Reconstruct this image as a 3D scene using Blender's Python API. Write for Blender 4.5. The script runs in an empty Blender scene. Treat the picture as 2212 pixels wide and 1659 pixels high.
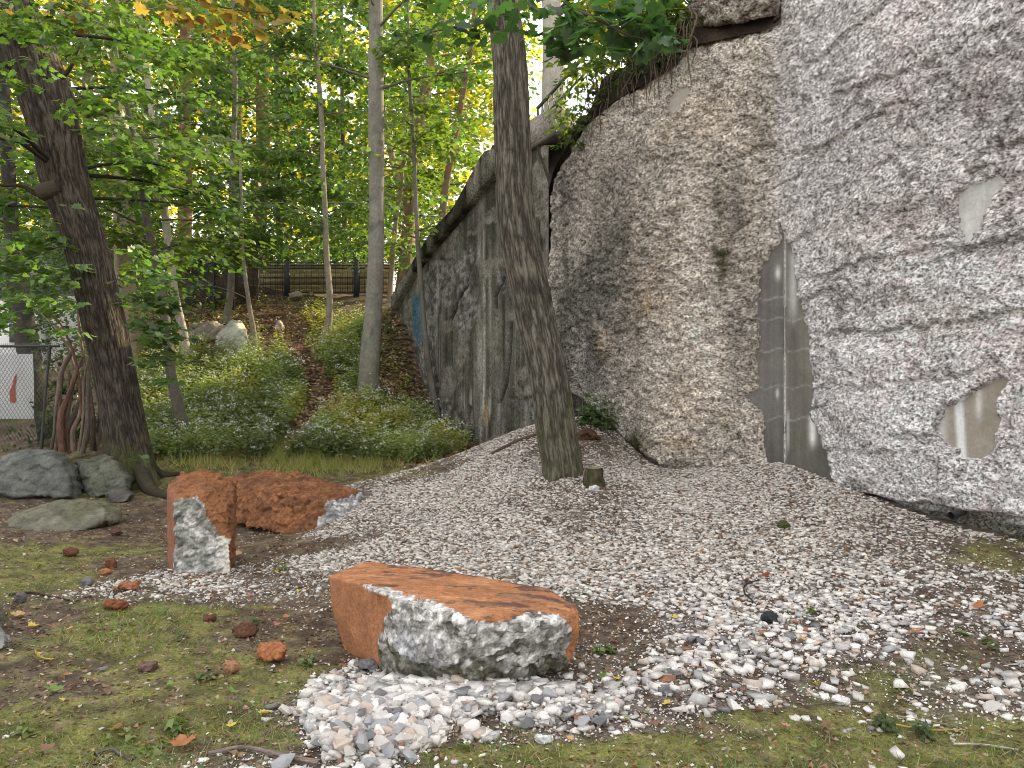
import bpy, bmesh, math, random
import numpy as np
from mathutils import Vector, Matrix
from mathutils.bvhtree import BVHTree
random.seed(7)
RS = np.random.RandomState(11)
C = bpy.context.scene.collection
sc = bpy.context.scene

# ------------------------------------------------------------------ camera
F = 1703.0                       # focal length, in units where the picture is 2212 wide
CAMZ = 1.6
cam = bpy.data.cameras.new('camera'); camo = bpy.data.objects.new('camera', cam); C.objects.link(camo)
cam.sensor_width = 36; cam.lens = 36 * F / 2212; cam.clip_end = 2000; cam.clip_start = 0.05
camo.location = (0, 0, CAMZ); camo.rotation_euler = (math.pi/2, 0, 0)
sc.camera = camo
# ------------------------------------------------------------------ sky, sun, exposure
SUN_EL = math.radians(27); SUN_AZ = math.radians(48)    # azimuth clockwise from +Y (view direction)
w = bpy.data.worlds.new('World'); sc.world = w; w.use_nodes = True
nt = w.node_tree; nt.nodes.clear()
wo = nt.nodes.new('ShaderNodeOutputWorld'); bg = nt.nodes.new('ShaderNodeBackground')
sky = nt.nodes.new('ShaderNodeTexSky'); sky.sky_type = 'NISHITA'; sky.sun_disc = False
sky.sun_elevation = SUN_EL; sky.sun_rotation = SUN_AZ; sky.air_density = 1.0; sky.dust_density = 3.0; sky.ozone_density = 0.6
mx = nt.nodes.new('ShaderNodeMix'); mx.data_type = 'RGBA'; mx.inputs[0].default_value = 0.55
mx.inputs[7].default_value = (10.9, 10.3, 9.5, 1)      # high thin cloud, even over the whole sky
nt.links.new(sky.outputs[0], mx.inputs[6]); nt.links.new(mx.outputs[2], bg.inputs[0])
bg.inputs[1].default_value = 0.13
nt.links.new(bg.outputs[0], wo.inputs[0])
sun = bpy.data.lights.new('sun', 'SUN'); sun.energy = 5.0; sun.angle = math.radians(0.6); sun.color = (1.0, 0.80, 0.48)
suno = bpy.data.objects.new('sun', sun); C.objects.link(suno)
sd = Vector((math.sin(SUN_AZ)*math.cos(SUN_EL), math.cos(SUN_AZ)*math.cos(SUN_EL), math.sin(SUN_EL)))
suno.rotation_euler = sd.to_track_quat('Z', 'Y').to_euler()
sc.view_settings.view_transform = 'Standard'; sc.view_settings.look = 'None'
sc.view_settings.exposure = 1.12; sc.view_settings.gamma = 1.0; sc.view_settings.use_curve_mapping = False
sc.cycles.use_denoising = True; sc.cycles.pixel_filter_type = 'BLACKMAN_HARRIS'; sc.cycles.filter_width = 0.9
sc.cycles.max_bounces = 7; sc.cycles.diffuse_bounces = 4; sc.cycles.glossy_bounces = 2
sc.cycles.transmission_bounces = 4; sc.cycles.transparent_max_bounces = 4

# ------------------------------------------------------------------ noise
def _h(i, j, k, seed):
    n = (i.astype(np.int64)*73856093) ^ (j.astype(np.int64)*19349663) ^ (k.astype(np.int64)*83492791) ^ (seed*2654435761 & 0xffffffff)
    n = (n ^ (n >> 13)) & 0xffffffff
    n = (n * 1274126177) & 0xffffffff
    n = (n ^ (n >> 16)) & 0xffffffff
    n = (n * 2246822519) & 0xffffffff
    n = (n ^ (n >> 15)) & 0xffffffff
    return n / 4294967295.0
def vn(x, y, z=None, seed=0):
    x = np.asarray(x, float); y = np.asarray(y, float)
    z = np.zeros_like(x) if z is None else np.asarray(z, float)
    xi, yi, zi = np.floor(x), np.floor(y), np.floor(z)
    fx, fy, fz = x-xi, y-yi, z-zi
    fx = fx*fx*(3-2*fx); fy = fy*fy*(3-2*fy); fz = fz*fz*(3-2*fz)
    r = 0
    for a in (0, 1):
        for b in (0, 1):
            for c in (0, 1):
                wt = (fx if a else 1-fx)*(fy if b else 1-fy)*(fz if c else 1-fz)
                r = r + wt*_h(xi+a, yi+b, zi+c, seed)
    return r*2-1
def fbm(x, y, z=None, seed=0, o=4, g=0.5):
    r = 0; a = 1; s = 0
    z = np.zeros_like(np.asarray(x, float)) if z is None else z
    for i in range(o):
        r = r + a*vn(x*2**i+i*13.7, y*2**i-i*7.1, z*2**i+i*3.3, seed+i); s += a; a *= g
    return r/s
def wor2(x, y, seed=0):
    xi, yi = np.floor(x), np.floor(y)
    f1 = np.full(x.shape, 9.0); f2 = f1.copy(); rnd = f1*0; cx = f1*0; cy = f1*0
    for a in (-1, 0, 1):
        for b in (-1, 0, 1):
            gx, gy = xi+a, yi+b; o = np.zeros_like(gx)
            px = gx+_h(gx, gy, o, seed); py = gy+_h(gx, gy, o, seed+51)
            d = np.hypot(x-px, y-py); m = d < f1
            f2 = np.where(m, f1, np.minimum(f2, d)); f1 = np.where(m, d, f1)
            rnd = np.where(m, _h(gx, gy, o, seed+99), rnd); cx = np.where(m, px, cx); cy = np.where(m, py, cy)
    return f1, f2, rnd, cx, cy
def wor3(x, y, z, seed=0):
    xi, yi, zi = np.floor(x), np.floor(y), np.floor(z)
    f1 = np.full(x.shape, 9.0); f2 = f1.copy(); rnd = f1*0; cz = f1*0; tl = f1*0
    for a in (-1, 0, 1):
        for b in (-1, 0, 1):
            for c in (-1, 0, 1):
                gx, gy, gz = xi+a, yi+b, zi+c
                px = gx+_h(gx, gy, gz, seed); py = gy+_h(gx, gy, gz, seed+51); pz = gz+_h(gx, gy, gz, seed+77)
                d = np.sqrt((x-px)**2+(y-py)**2+(z-pz)**2); m = d < f1
                f2 = np.where(m, f1, np.minimum(f2, d)); f1 = np.where(m, d, f1)
                rnd = np.where(m, _h(gx, gy, gz, seed+99), rnd); cz = np.where(m, pz, cz)
                ra_, rb_ = _h(gx, gy, gz, seed+123), _h(gx, gy, gz, seed+151)
                tl = np.where(m, (x-px)*(ra_*2-1)+(y-py)*(rb_*2-1)+(pz-z)*.7, tl)
    return f1, f2, rnd, tl
def sstep(a, b, x):
    t = np.clip((x-a)/(b-a), 0, 1); return t*t*(3-2*t)
def inpoly(u, v, poly):
    u = np.asarray(u, float); v = np.asarray(v, float); r = np.zeros(u.shape, bool); n = len(poly)
    for i in range(n):
        x0, y0 = poly[i]; x1, y1 = poly[(i+1) % n]
        if y0 == y1: continue
        c = ((y0 > v) != (y1 > v)) & (u < (x1-x0)*(v-y0)/(y1-y0)+x0); r ^= c
    return r
def lerp(a, b, t):
    t = np.asarray(t)[..., None]; return np.asarray(a)*(1-t)+np.asarray(b)*t

# ------------------------------------------------------------------ picture directions <-> places
def P(u, v, Y): return np.array([(u-1106)/F*Y, Y, CAMZ-(v-830)/F*Y])
def UV(X): X = np.asarray(X); return 1106+X[..., 0]/X[..., 1]*F, 830-(X[..., 2]-CAMZ)/X[..., 1]*F

# ------------------------------------------------------------------ object helpers
def setcol(me, col):
    a = me.color_attributes.new('col', 'FLOAT_COLOR', 'POINT')
    c = np.ones((len(me.vertices), 4), np.float32); c[:, :3] = col
    a.data.foreach_set('color', c.ravel())
def mkmesh(name, V, Fc, col=(0.5, 0.5, 0.5), mat=None, smooth=True, uv=None):
    V = np.asarray(V, np.float32); Fc = np.asarray(Fc, np.int32); k = Fc.shape[1]; n = len(Fc)
    me = bpy.data.meshes.new(name)
    me.vertices.add(len(V)); me.vertices.foreach_set('co', V.ravel())
    me.loops.add(n*k); me.loops.foreach_set('vertex_index', Fc.ravel())
    me.polygons.add(n); me.polygons.foreach_set('loop_start', np.arange(0, n*k, k, dtype=np.int32))
    me.polygons.foreach_set('loop_total', np.full(n, k, np.int32))
    if smooth: me.polygons.foreach_set('use_smooth', np.ones(n, bool))
    if uv is not None:
        l = me.uv_layers.new(name='UVMap'); l.data.foreach_set('uv', np.asarray(uv, np.float32)[Fc.ravel()].ravel())
    me.update(); me.validate()
    setcol(me, col)
    if mat: me.materials.append(mat)
    return me
def link(name, me, parent=None, loc=None):
    o = bpy.data.objects.new(name, me); C.objects.link(o)
    if loc is not None: o.location = [float(c) for c in loc]
    if parent: o.parent = parent
    return o
def mk(name, V, Fc, col=(0.5, 0.5, 0.5), mat=None, parent=None, smooth=True, uv=None, base=None):
    """one mesh object; world-space vertices, stored relative to its parent (or to its own base point)"""
    V = np.asarray(V, float)
    if parent is not None:
        off = np.array(wloc(parent)); return link(name, mkmesh(name, V-off, Fc, col, mat, smooth, uv), parent)
    if base is None: base = (V[:, 0].mean(), V[:, 1].mean(), V[:, 2].min())
    base = np.array(base, float)
    return link(name, mkmesh(name, V-base, Fc, col, mat, smooth, uv), None, base)
def wloc(o):
    l = Vector(o.location)
    while o.parent: o = o.parent; l += Vector(o.location)
    return l
def empty(name, loc):
    o = bpy.data.objects.new(name, None); C.objects.link(o); o.location = [float(c) for c in loc]; o.empty_display_size = 0.1; return o
def tag(o, label=None, cat=None, group=None, kind=None):
    if label: o['label'] = label
    if cat: o['category'] = cat
    if group: o['group'] = group
    if kind: o['kind'] = kind
    return o
def gridfaces(nu, nv, wrap=False):
    """vertex (i,j) at i*nv+j ; i in nu, j in nv ; wrap closes j"""
    i = np.arange(nu-1)[:, None]; j = np.arange(nv if wrap else nv-1)[None, :]
    a = i*nv+j; b = i*nv+(j+1) % nv; c = (i+1)*nv+(j+1) % nv; d = (i+1)*nv+j
    return np.stack([a, b, c, d], -1).reshape(-1, 4)
def boxm(c, sx, sy, sz, R=None):
    v = np.array([[a, b, d] for a in (-.5, .5) for b in (-.5, .5) for d in (-.5, .5)])*[sx, sy, sz]
    if R is not None: v = v@np.array(R).T
    f = np.array([[0, 1, 3, 2], [4, 6, 7, 5], [0, 4, 5, 1], [2, 3, 7, 6], [0, 2, 6, 4], [1, 5, 7, 3]])
    return v+np.array(c), f
def beam(p, q, w, h, up=(0, 0, 1)):
    p = np.array(p, float); q = np.array(q, float); d = q-p; L = np.linalg.norm(d); d /= L
    s = np.cross(d, up)
    if np.linalg.norm(s) < 1e-3: s = np.array([1., 0, 0])
    s /= np.linalg.norm(s); t = np.cross(s, d)
    return boxm((p+q)/2, L, w, h, np.stack([d, s, t], 1))
def join(parts):
    V = []; Fc = []; n = 0
    for v, f in parts: V.append(v); Fc.append(np.asarray(f)+n); n += len(v)
    return np.concatenate(V), np.concatenate(Fc)
def catmull(pts, n):
    pts = np.array(pts, float); m = len(pts)
    d = np.r_[0, np.cumsum(np.linalg.norm(np.diff(pts[:, :3], axis=0), axis=1))]; t = np.linspace(0, d[-1], n)
    out = np.zeros((n, pts.shape[1]))
    sl = np.gradient(pts, d, axis=0) if m > 2 else np.tile((pts[1]-pts[0])/d[-1], (2, 1))
    k = np.clip(np.searchsorted(d, t, side='right')-1, 0, m-2); h = (d[k+1]-d[k])[:, None]; s = ((t-d[k])[:, None]/h)
    out = (2*s**3-3*s**2+1)*pts[k]+(s**3-2*s**2+s)*h*sl[k]+(-2*s**3+3*s**2)*pts[k+1]+(s**3-s**2)*h*sl[k+1]
    return out, t
def tube(path, nseg=8, nring=None, rough=0.0, rf=6.0, seed=0, flare=0.0, lobes=5, cap=True, flare_h=0.3, furrow=0.0, ff=40):
    """path rows: x y z r.  returns V, F(quads), uv, length-along"""
    n = nring or max(3, len(path)*3)
    C4, t = catmull(path, n); c = C4[:, :3]; r = np.maximum(C4[:, 3], 0.001)
    T = np.gradient(c, axis=0); T /= np.linalg.norm(T, axis=1)[:, None]
    ref = np.array([0.0, 1.0, 0]) if abs(T[0, 2]) > 0.6 else np.array([0, 0, 1.0])
    A = np.cross(T, ref); A /= np.linalg.norm(A, axis=1)[:, None]; B = np.cross(T, A)
    th = np.linspace(0, 2*np.pi, nseg, endpoint=False)
    R = r[:, None]*np.ones(nseg)[None]
    if flare: R = R*(1+flare*np.exp(-t/flare_h)[:, None]*(0.75+0.6*np.cos(lobes*th+seed)+0.3*np.cos((lobes+2)*th+2*seed))[None])
    if rough:
        R = R*(1+rough*fbm(np.cos(th)[None]*1.6+seed+0*t[:, None], np.sin(th)[None]*1.6+0*t[:, None], t[:, None]*rf+0*th[None], seed, 3))
    if furrow:
        ww = 0.35*fbm(th[None]*3+0*t[:, None], t[:, None]*5+0*th[None], None, seed+4, 2)
        nn = np.round(r.mean()*2*np.pi*ff)/(2*np.pi)
        x = (th[None]+0*t[:, None]); s = vn(np.cos(x)*nn+ww*1.2, np.sin(x)*nn+ww, t[:, None]*4+0*x, seed+8)+0.45*vn(np.cos(x)*nn*2+ww*2, np.sin(x)*nn*2, t[:, None]*12+0*x, seed+9)
        fd = np.clip(0.55-np.abs(s)*1.6, -0.5, 1); R = R-furrow*fd; tube.fd = fd.ravel()
    V = c[:, None]+R[..., None]*(np.cos(th)[None, :, None]*A[:, None]+np.sin(th)[None, :, None]*B[:, None])
    uv = np.stack(np.broadcast_arrays((th/(2*np.pi))[None]*2*np.pi*r.mean(), t[:, None]), -1)
    V = V.reshape(-1, 3); Fq = gridfaces(n, nseg, True)
    return V, Fq, uv.reshape(-1, 2), np.repeat(t, nseg)

# ------------------------------------------------------------------ materials
def newmat(name):
    m = bpy.data.materials.new(name); m.use_nodes = True; t = m.node_tree; t.nodes.clear()
    return m, t, t.nodes, t.links
def stdmat(name, rough=0.9, var=((6, 0.25), (40, 0.25)), bump=(), spec=0.3, uv=False, stretch=(1, 1, 1), tint=None, metal=0.0, cells=(), pits=None, attr=True, base=(0.5, 0.5, 0.5)):
    """colour attribute x grain noise; bump = list of (kind, scale, distance)"""
    m, t, N, L = newmat(name)
    out = N.new('ShaderNodeOutputMaterial'); b = N.new('ShaderNodeBsdfPrincipled'); L.new(b.outputs[0], out.inputs[0])
    b.inputs['Roughness'].default_value = rough; b.inputs['Specular IOR Level'].default_value = spec; b.inputs['Metallic'].default_value = metal
    tc = N.new('ShaderNodeTexCoord'); mp = N.new('ShaderNodeMapping'); mp.inputs['Scale'].default_value = stretch
    L.new(tc.outputs['UV' if uv else 'Object'], mp.inputs[0]); co = mp.outputs[0]
    if attr:
        at = N.new('ShaderNodeAttribute'); at.attribute_name = 'col'; c = at.outputs['Color']
    else:
        rg = N.new('ShaderNodeRGB'); rg.outputs[0].default_value = (*base, 1); c = rg.outputs[0]
    for i, (s, a) in enumerate(var):
        n = N.new('ShaderNodeTexNoise'); n.inputs['Scale'].default_value = s; n.inputs['Detail'].default_value = 3; n.inputs['Roughness'].default_value = 0.65
        L.new(co, n.inputs['Vector'])
        r = N.new('ShaderNodeMapRange'); r.inputs['From Min'].default_value = 0.3; r.inputs['From Max'].default_value = 0.7
        r.inputs['To Min'].default_value = 1-a; r.inputs['To Max'].default_value = 1+a; L.new(n.outputs['Fac'], r.inputs['Value'])
        vm = N.new('ShaderNodeVectorMath'); vm.operation = 'SCALE'; L.new(c, vm.inputs[0]); L.new(r.outputs[0], vm.inputs['Scale']); c = vm.outputs[0]
    for s, a in cells:
        n = N.new('ShaderNodeTexVoronoi'); n.inputs['Scale'].default_value = s; L.new(co, n.inputs['Vector'])
        sp_ = N.new('ShaderNodeSeparateColor'); L.new(n.outputs['Color'], sp_.inputs[0])
        r = N.new('ShaderNodeMapRange'); r.inputs['To Min'].default_value = 1-a; r.inputs['To Max'].default_value = 1+a; L.new(sp_.outputs[0], r.inputs['Value'])
        vm = N.new('ShaderNodeVectorMath'); vm.operation = 'SCALE'; L.new(c, vm.inputs[0]); L.new(r.outputs[0], vm.inputs['Scale']); c = vm.outputs[0]
    if pits:
        n = N.new('ShaderNodeTexNoise'); n.inputs['Scale'].default_value = pits[0]; n.inputs['Detail'].default_value = 4; n.inputs['Roughness'].default_value = .7; L.new(co, n.inputs['Vector'])
        r = N.new('ShaderNodeMapRange'); r.inputs['From Min'].default_value = pits[1]; r.inputs['From Max'].default_value = pits[1]+.07; r.inputs['To Min'].default_value = pits[2]; r.inputs['To Max'].default_value = 1; L.new(n.outputs['Fac'], r.inputs['Value'])
        vm = N.new('ShaderNodeVectorMath'); vm.operation = 'SCALE'; L.new(c, vm.inputs[0]); L.new(r.outputs[0], vm.inputs['Scale']); c = vm.outputs[0]
    if tint:
        n = N.new('ShaderNodeTexNoise'); n.inputs['Scale'].default_value = tint[0]; n.inputs['Detail'].default_value = 4; L.new(co, n.inputs['Vector'])
        r = N.new('ShaderNodeMapRange'); r.inputs['From Min'].default_value = tint[3]; r.inputs['From Max'].default_value = tint[3]+0.1
        r.inputs['To Max'].default_value = tint[2]; L.new(n.outputs['Fac'], r.inputs['Value'])
        x = N.new('ShaderNodeMix'); x.data_type = 'RGBA'; L.new(r.outputs[0], x.inputs[0]); L.new(c, x.inputs[6]); x.inputs[7].default_value = (*tint[1], 1); c = x.outputs[2]
    L.new(c, b.inputs['Base Color'])
    prev = None
    for kind, s, d in bump:
        if kind == 'v':
            n = N.new('ShaderNodeTexVoronoi'); n.inputs['Scale'].default_value = s; n.feature = 'F1'; o = n.outputs['Color']
        else:
            n = N.new('ShaderNodeTexNoise'); n.inputs['Scale'].default_value = s; n.inputs['Detail'].default_value = 5; n.inputs['Roughness'].default_value = 0.6; o = n.outputs['Fac']
        L.new(co, n.inputs['Vector'])
        bp = N.new('ShaderNodeBump'); bp.inputs['Distance'].default_value = d; bp.inputs['Strength'].default_value = 1; L.new(o, bp.inputs['Height'])
        if prev: L.new(prev, bp.inputs['Normal'])
        prev = bp.outputs[0]
    if prev: L.new(prev, b.inputs['Normal'])
    return m
def leafmat(name, trans=0.5, tcol=(1.9, 2.3, 0.8), rough=0.5, gl=0.06):
    m, t, N, L = newmat(name)
    out = N.new('ShaderNodeOutputMaterial'); at = N.new('ShaderNodeAttribute'); at.attribute_name = 'col'
    d = N.new('ShaderNodeBsdfDiffuse'); tr = N.new('ShaderNodeBsdfTranslucent'); g = N.new('ShaderNodeBsdfGlossy'); g.inputs['Roughness'].default_value = rough
    mu = N.new('ShaderNodeVectorMath'); mu.operation = 'MULTIPLY'; mu.inputs[1].default_value = tcol
    L.new(at.outputs['Color'], d.inputs[0]); L.new(at.outputs['Color'], mu.inputs[0]); L.new(mu.outputs[0], tr.inputs[0])
    a = N.new('ShaderNodeMixShader'); a.inputs[0].default_value = trans; L.new(d.outputs[0], a.inputs[1]); L.new(tr.outputs[0], a.inputs[2])
    b = N.new('ShaderNodeMixShader'); b.inputs[0].default_value = gl; L.new(a.outputs[0], b.inputs[1]); L.new(g.outputs[0], b.inputs[2])
    L.new(b.outputs[0], out.inputs[0]); return m
M = {}
M['ground'] = stdmat('soil', 0.95, ((9, 0.3), (60, 0.45), (220, 0.3)), (('n', 25, 0.02), ('n', 120, 0.006)))
M['rough'] = stdmat('spalled_concrete', 0.95, ((5, 0.18), (28, 0.22), (110, 0.2)), (('v', 26, 0.012), ('n', 40, 0.022), ('n', 120, 0.007)), cells=((24, .30), (48, .32), (95, .2)), pits=(32, .42, .28), spec=.1, stretch=(1, 1, 1.45))
M['smoothc'] = stdmat('formed_concrete', 0.8, ((3, 0.15), (30, 0.12), (150, 0.1)), (('n', 60, 0.002),))
M['streak'] = stdmat('streaked_concrete', 0.85, ((1.2, 0.3), (9, 0.3), (60, 0.2)), (('n', 40, 0.004),), stretch=(6, 6, 0.5))
M['rock'] = stdmat('broken_stone', 0.88, ((9, 0.2), (45, 0.25), (160, 0.2)), (('n', 40, 0.008), ('n', 130, 0.004)), spec=.15)
M['slab'] = stdmat('boulder_stone', 0.8, ((5, 0.2), (40, 0.2)), (('n', 18, 0.012), ('n', 90, 0.004)))
M['pebble'] = stdmat('limestone', 0.75, ((30, 0.14), (120, 0.12)), (('n', 60, 0.004),))
M['bark'] = stdmat('bark', 0.95, ((3, 0.12), (22, 0.32), (50, 0.3)), (('n', 22, 0.02), ('n', 60, 0.01)), uv=True, stretch=(2.4, 0.35, 1), spec=0.1)
M['barkfine'] = stdmat('smooth_bark', 0.9, ((2.5, 0.25), (14, 0.2), (60, 0.15)), (('n', 25, 0.006),), uv=True, stretch=(2, 1.2, 1), spec=0.12)
M['wood'] = stdmat('weathered_board', 0.85, ((3, 0.2), (20, 0.25)), (('n', 20, 0.004),), stretch=(1, 1, 8))
M['metal'] = stdmat('black_metal', 0.5, ((20, 0.1),), (), spec=0.5)
M['paint'] = stdmat('painted', 0.6, ((3, 0.06), (40, 0.05)), ())
M['oldc'] = stdmat('weathered_concrete', 0.9, ((4, 0.2), (30, 0.22), (110, 0.2)), (('v', 24, 0.006), ('n', 45, 0.012)), cells=((22, .16), (55, .18)), pits=(26, .38, .45), spec=.1)
M['leaf'] = leafmat('maple_leaf', 0.45, (1.65, 1.85, .75))
M['weed'] = leafmat('weed_leaf', 0.4)
M['dry'] = leafmat('dry_leaf', 0.25, (1.5, 1.3, 0.9))
M['flower'] = leafmat('white_petal', 0.3, (1, 1, 1))

# ------------------------------------------------------------------ ground height
gp = []
def gq(u, v, Y): p = P(u, v, Y); gp.append(p)
for x, y, z in [(-9, 2, 0), (-6, 2, 0), (0, 1, 0), (3, 1.5, 0), (7, 1.5, 0.05), (-6, 5, 0), (-2.5, 5, 0), (-2, 3.5, 0), (1, 4.0, 0), (3, 3.8, 0.0), (0, 6, .02), (-3, 7, .0),
                (-6, 8, .03), (-4.2, 10, .06), (-7, 10, .06), (-2.3, 9, .03), (-2.4, 11, .17), (0, 7.4, .14), (1, 7, .2), (2, 6, .17), (3, 5, .1), (5.2, 4.2, .15), (4.2, 6.5, .30), (3.82, 7.36, .36),
                (3.39, 8.33, .573), (3.1, 9.0, .70), (2.25, 9.74, .57), (1.8, 10.2, .56), (1.3, 10.85, 1.08), (.85, 11.4, 1.1), (2, 7, .3), (1, 8, .4), (.55, 9, .6), (-.2, 12.9, .62), (-.5, 13.6, .45),
                (-1.5, 13, .42), (-.5, 14.3, .47), (1.5, 14, 1), (3.2, 12, 1), (5.5, 10, .7), (7, 8, .5), (9, 5, .3), (-1, 3, 0), (2.2, 8.4, .52), (3, 7, .36),
                (-12, 20, .8), (-16, 30, 1.0), (-9, 16, .7), (0, 30, 4.9), (-6, 28, 4.8), (5, 30, 5), (0, 40, 5.6), (-10, 40, 4.2), (-20, 60, 3.5), (10, 60, 6), (3, 20, 4), (0, 20, 3.9), (5, 16, 3),
                (-25, 12, .5), (-25, 30, 1.0), (-12, 10, .3), (15, 20, 5), (15, 10, 2),  (-30, 60, 1.5), (-7.5, 13, .45), (0, -8, 0), (-12, -5, 0), (12, -5, 0.1), (30, 60, 7)]: gp.append(np.array([x, y, z], float))
for a in [(1160, 920, 10.8), (1020, 970, 11), (900, 1010, 10.8), (800, 1035, 10.8), (1000, 1060, 9.0), (800, 1080, 8.8), (760, 1060, 9.5), (560, 1000, 12.4), (700, 1008, 12.3), (900, 1012, 12.2),
          (450, 1010, 11.5), (300, 1040, 11.1), (560, 935, 13.8), (700, 920, 14.1), (850, 955, 14.0), (940, 900, 16.15), (900, 790, 17.0), (870, 700, 17.8), (800, 862, 15.5), (700, 860, 15.7), (560, 850, 15.7),
          (640, 750, 18.5), (702, 735, 19), (500, 772, 17.5), (620, 700, 20.5), (760, 700, 20.3), (840, 668, 18.6), (600, 640, 24), (760, 640, 24), (500, 665, 22), (420, 785, 17), (450, 700, 20.5), (360, 850, 15.3), (405, 968, 12.6),
          (300, 960, 13), (200, 975, 12.6), (60, 975, 13), (320, 800, 17), (450, 572, 26.5), (400, 600, 26), (350, 640, 25), (300, 680, 24), (240, 730, 23), (340, 700, 21), (500, 570, 28)]: gq(*a)
gp = np.array(gp)
def _U(r2): return 0.5*r2*np.log(r2+1e-9)
_n = len(gp); K = _U(((gp[:, None, :2]-gp[None, :, :2])**2).sum(-1))+np.eye(_n)*0.08
A_ = np.zeros((_n+3, _n+3)); A_[:_n, :_n] = K; A_[:_n, _n] = 1; A_[:_n, _n+1:] = gp[:, :2]; A_[_n, :_n] = 1; A_[_n+1:, :_n] = gp[:, :2].T
W_ = np.linalg.solve(A_, np.r_[gp[:, 2], 0, 0, 0])
def tps(x, y):
    o = np.full(x.shape, W_[_n])+W_[_n+1]*x+W_[_n+2]*y
    for k in range(_n): o += W_[k]*_U((x-gp[k, 0])**2+(y-gp[k, 1])**2)
    return o
def axis(segs):
    out = []
    for a, b, d in segs: out.append(np.arange(a, b-1e-6, d))
    return np.concatenate(out+[[segs[-1][1]]])
gx = axis([(-220, -40, 20), (-40, -14, 2), (-14, -8, .3), (-8, 6, .055), (6, 14, .5), (14, 40, 3), (40, 220, 20)])
gy = axis([(-60, -10, 10), (-10, 1, 1), (1, 11.5, .055), (11.5, 19, .09), (19, 27, .2), (27, 60, 1.5), (60, 260, 20)])
GX, GY = np.meshgrid(gx, gy, indexing='ij')
cx = np.clip(GX, -32, 32); cy = np.clip(GY, -9, 62)
GZ = tps(cx, cy)
GZ += 0.02*fbm(GX*1.3, GY*1.3, seed=3)+0.012*fbm(GX*6, GY*6, seed=5)
hill = sstep(12.2, 15, GY)*(GY < 40)
GZ += hill*(0.10*fbm(GX*0.9, GY*0.9, seed=8)+0.03*fbm(GX*4, GY*4, seed=9))
def hz(x, y):
    x = np.asarray(x, float); y = np.asarray(y, float)
    i = np.clip(np.searchsorted(gx, x)-1, 0, len(gx)-2); j = np.clip(np.searchsorted(gy, y)-1, 0, len(gy)-2)
    a = (x-gx[i])/(gx[i+1]-gx[i]); b = (y-gy[j])/(gy[j+1]-gy[j])
    return GZ[i, j]*(1-a)*(1-b)+GZ[i+1, j]*a*(1-b)+GZ[i, j+1]*(1-a)*b+GZ[i+1, j+1]*a*b
def G(u, v, far=40):
    """where the sight line through picture point (u, v) first meets the ground"""
    u = np.atleast_1d(np.asarray(u, float)); v = np.atleast_1d(np.asarray(v, float))
    Ys = np.r_[np.arange(1.5, 14, .05), np.arange(14, far, .1)]
    x = (u[:, None]-1106)/F*Ys; z = CAMZ-(v[:, None]-830)/F*Ys
    below = z <= hz(x, Ys+0*x)
    k = np.where(below.any(1), below.argmax(1), len(Ys)-1)
    Y = Ys[k]; xx = (u-1106)/F*Y
    return np.stack([xx, Y, hz(xx, Y)], -1)

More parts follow.
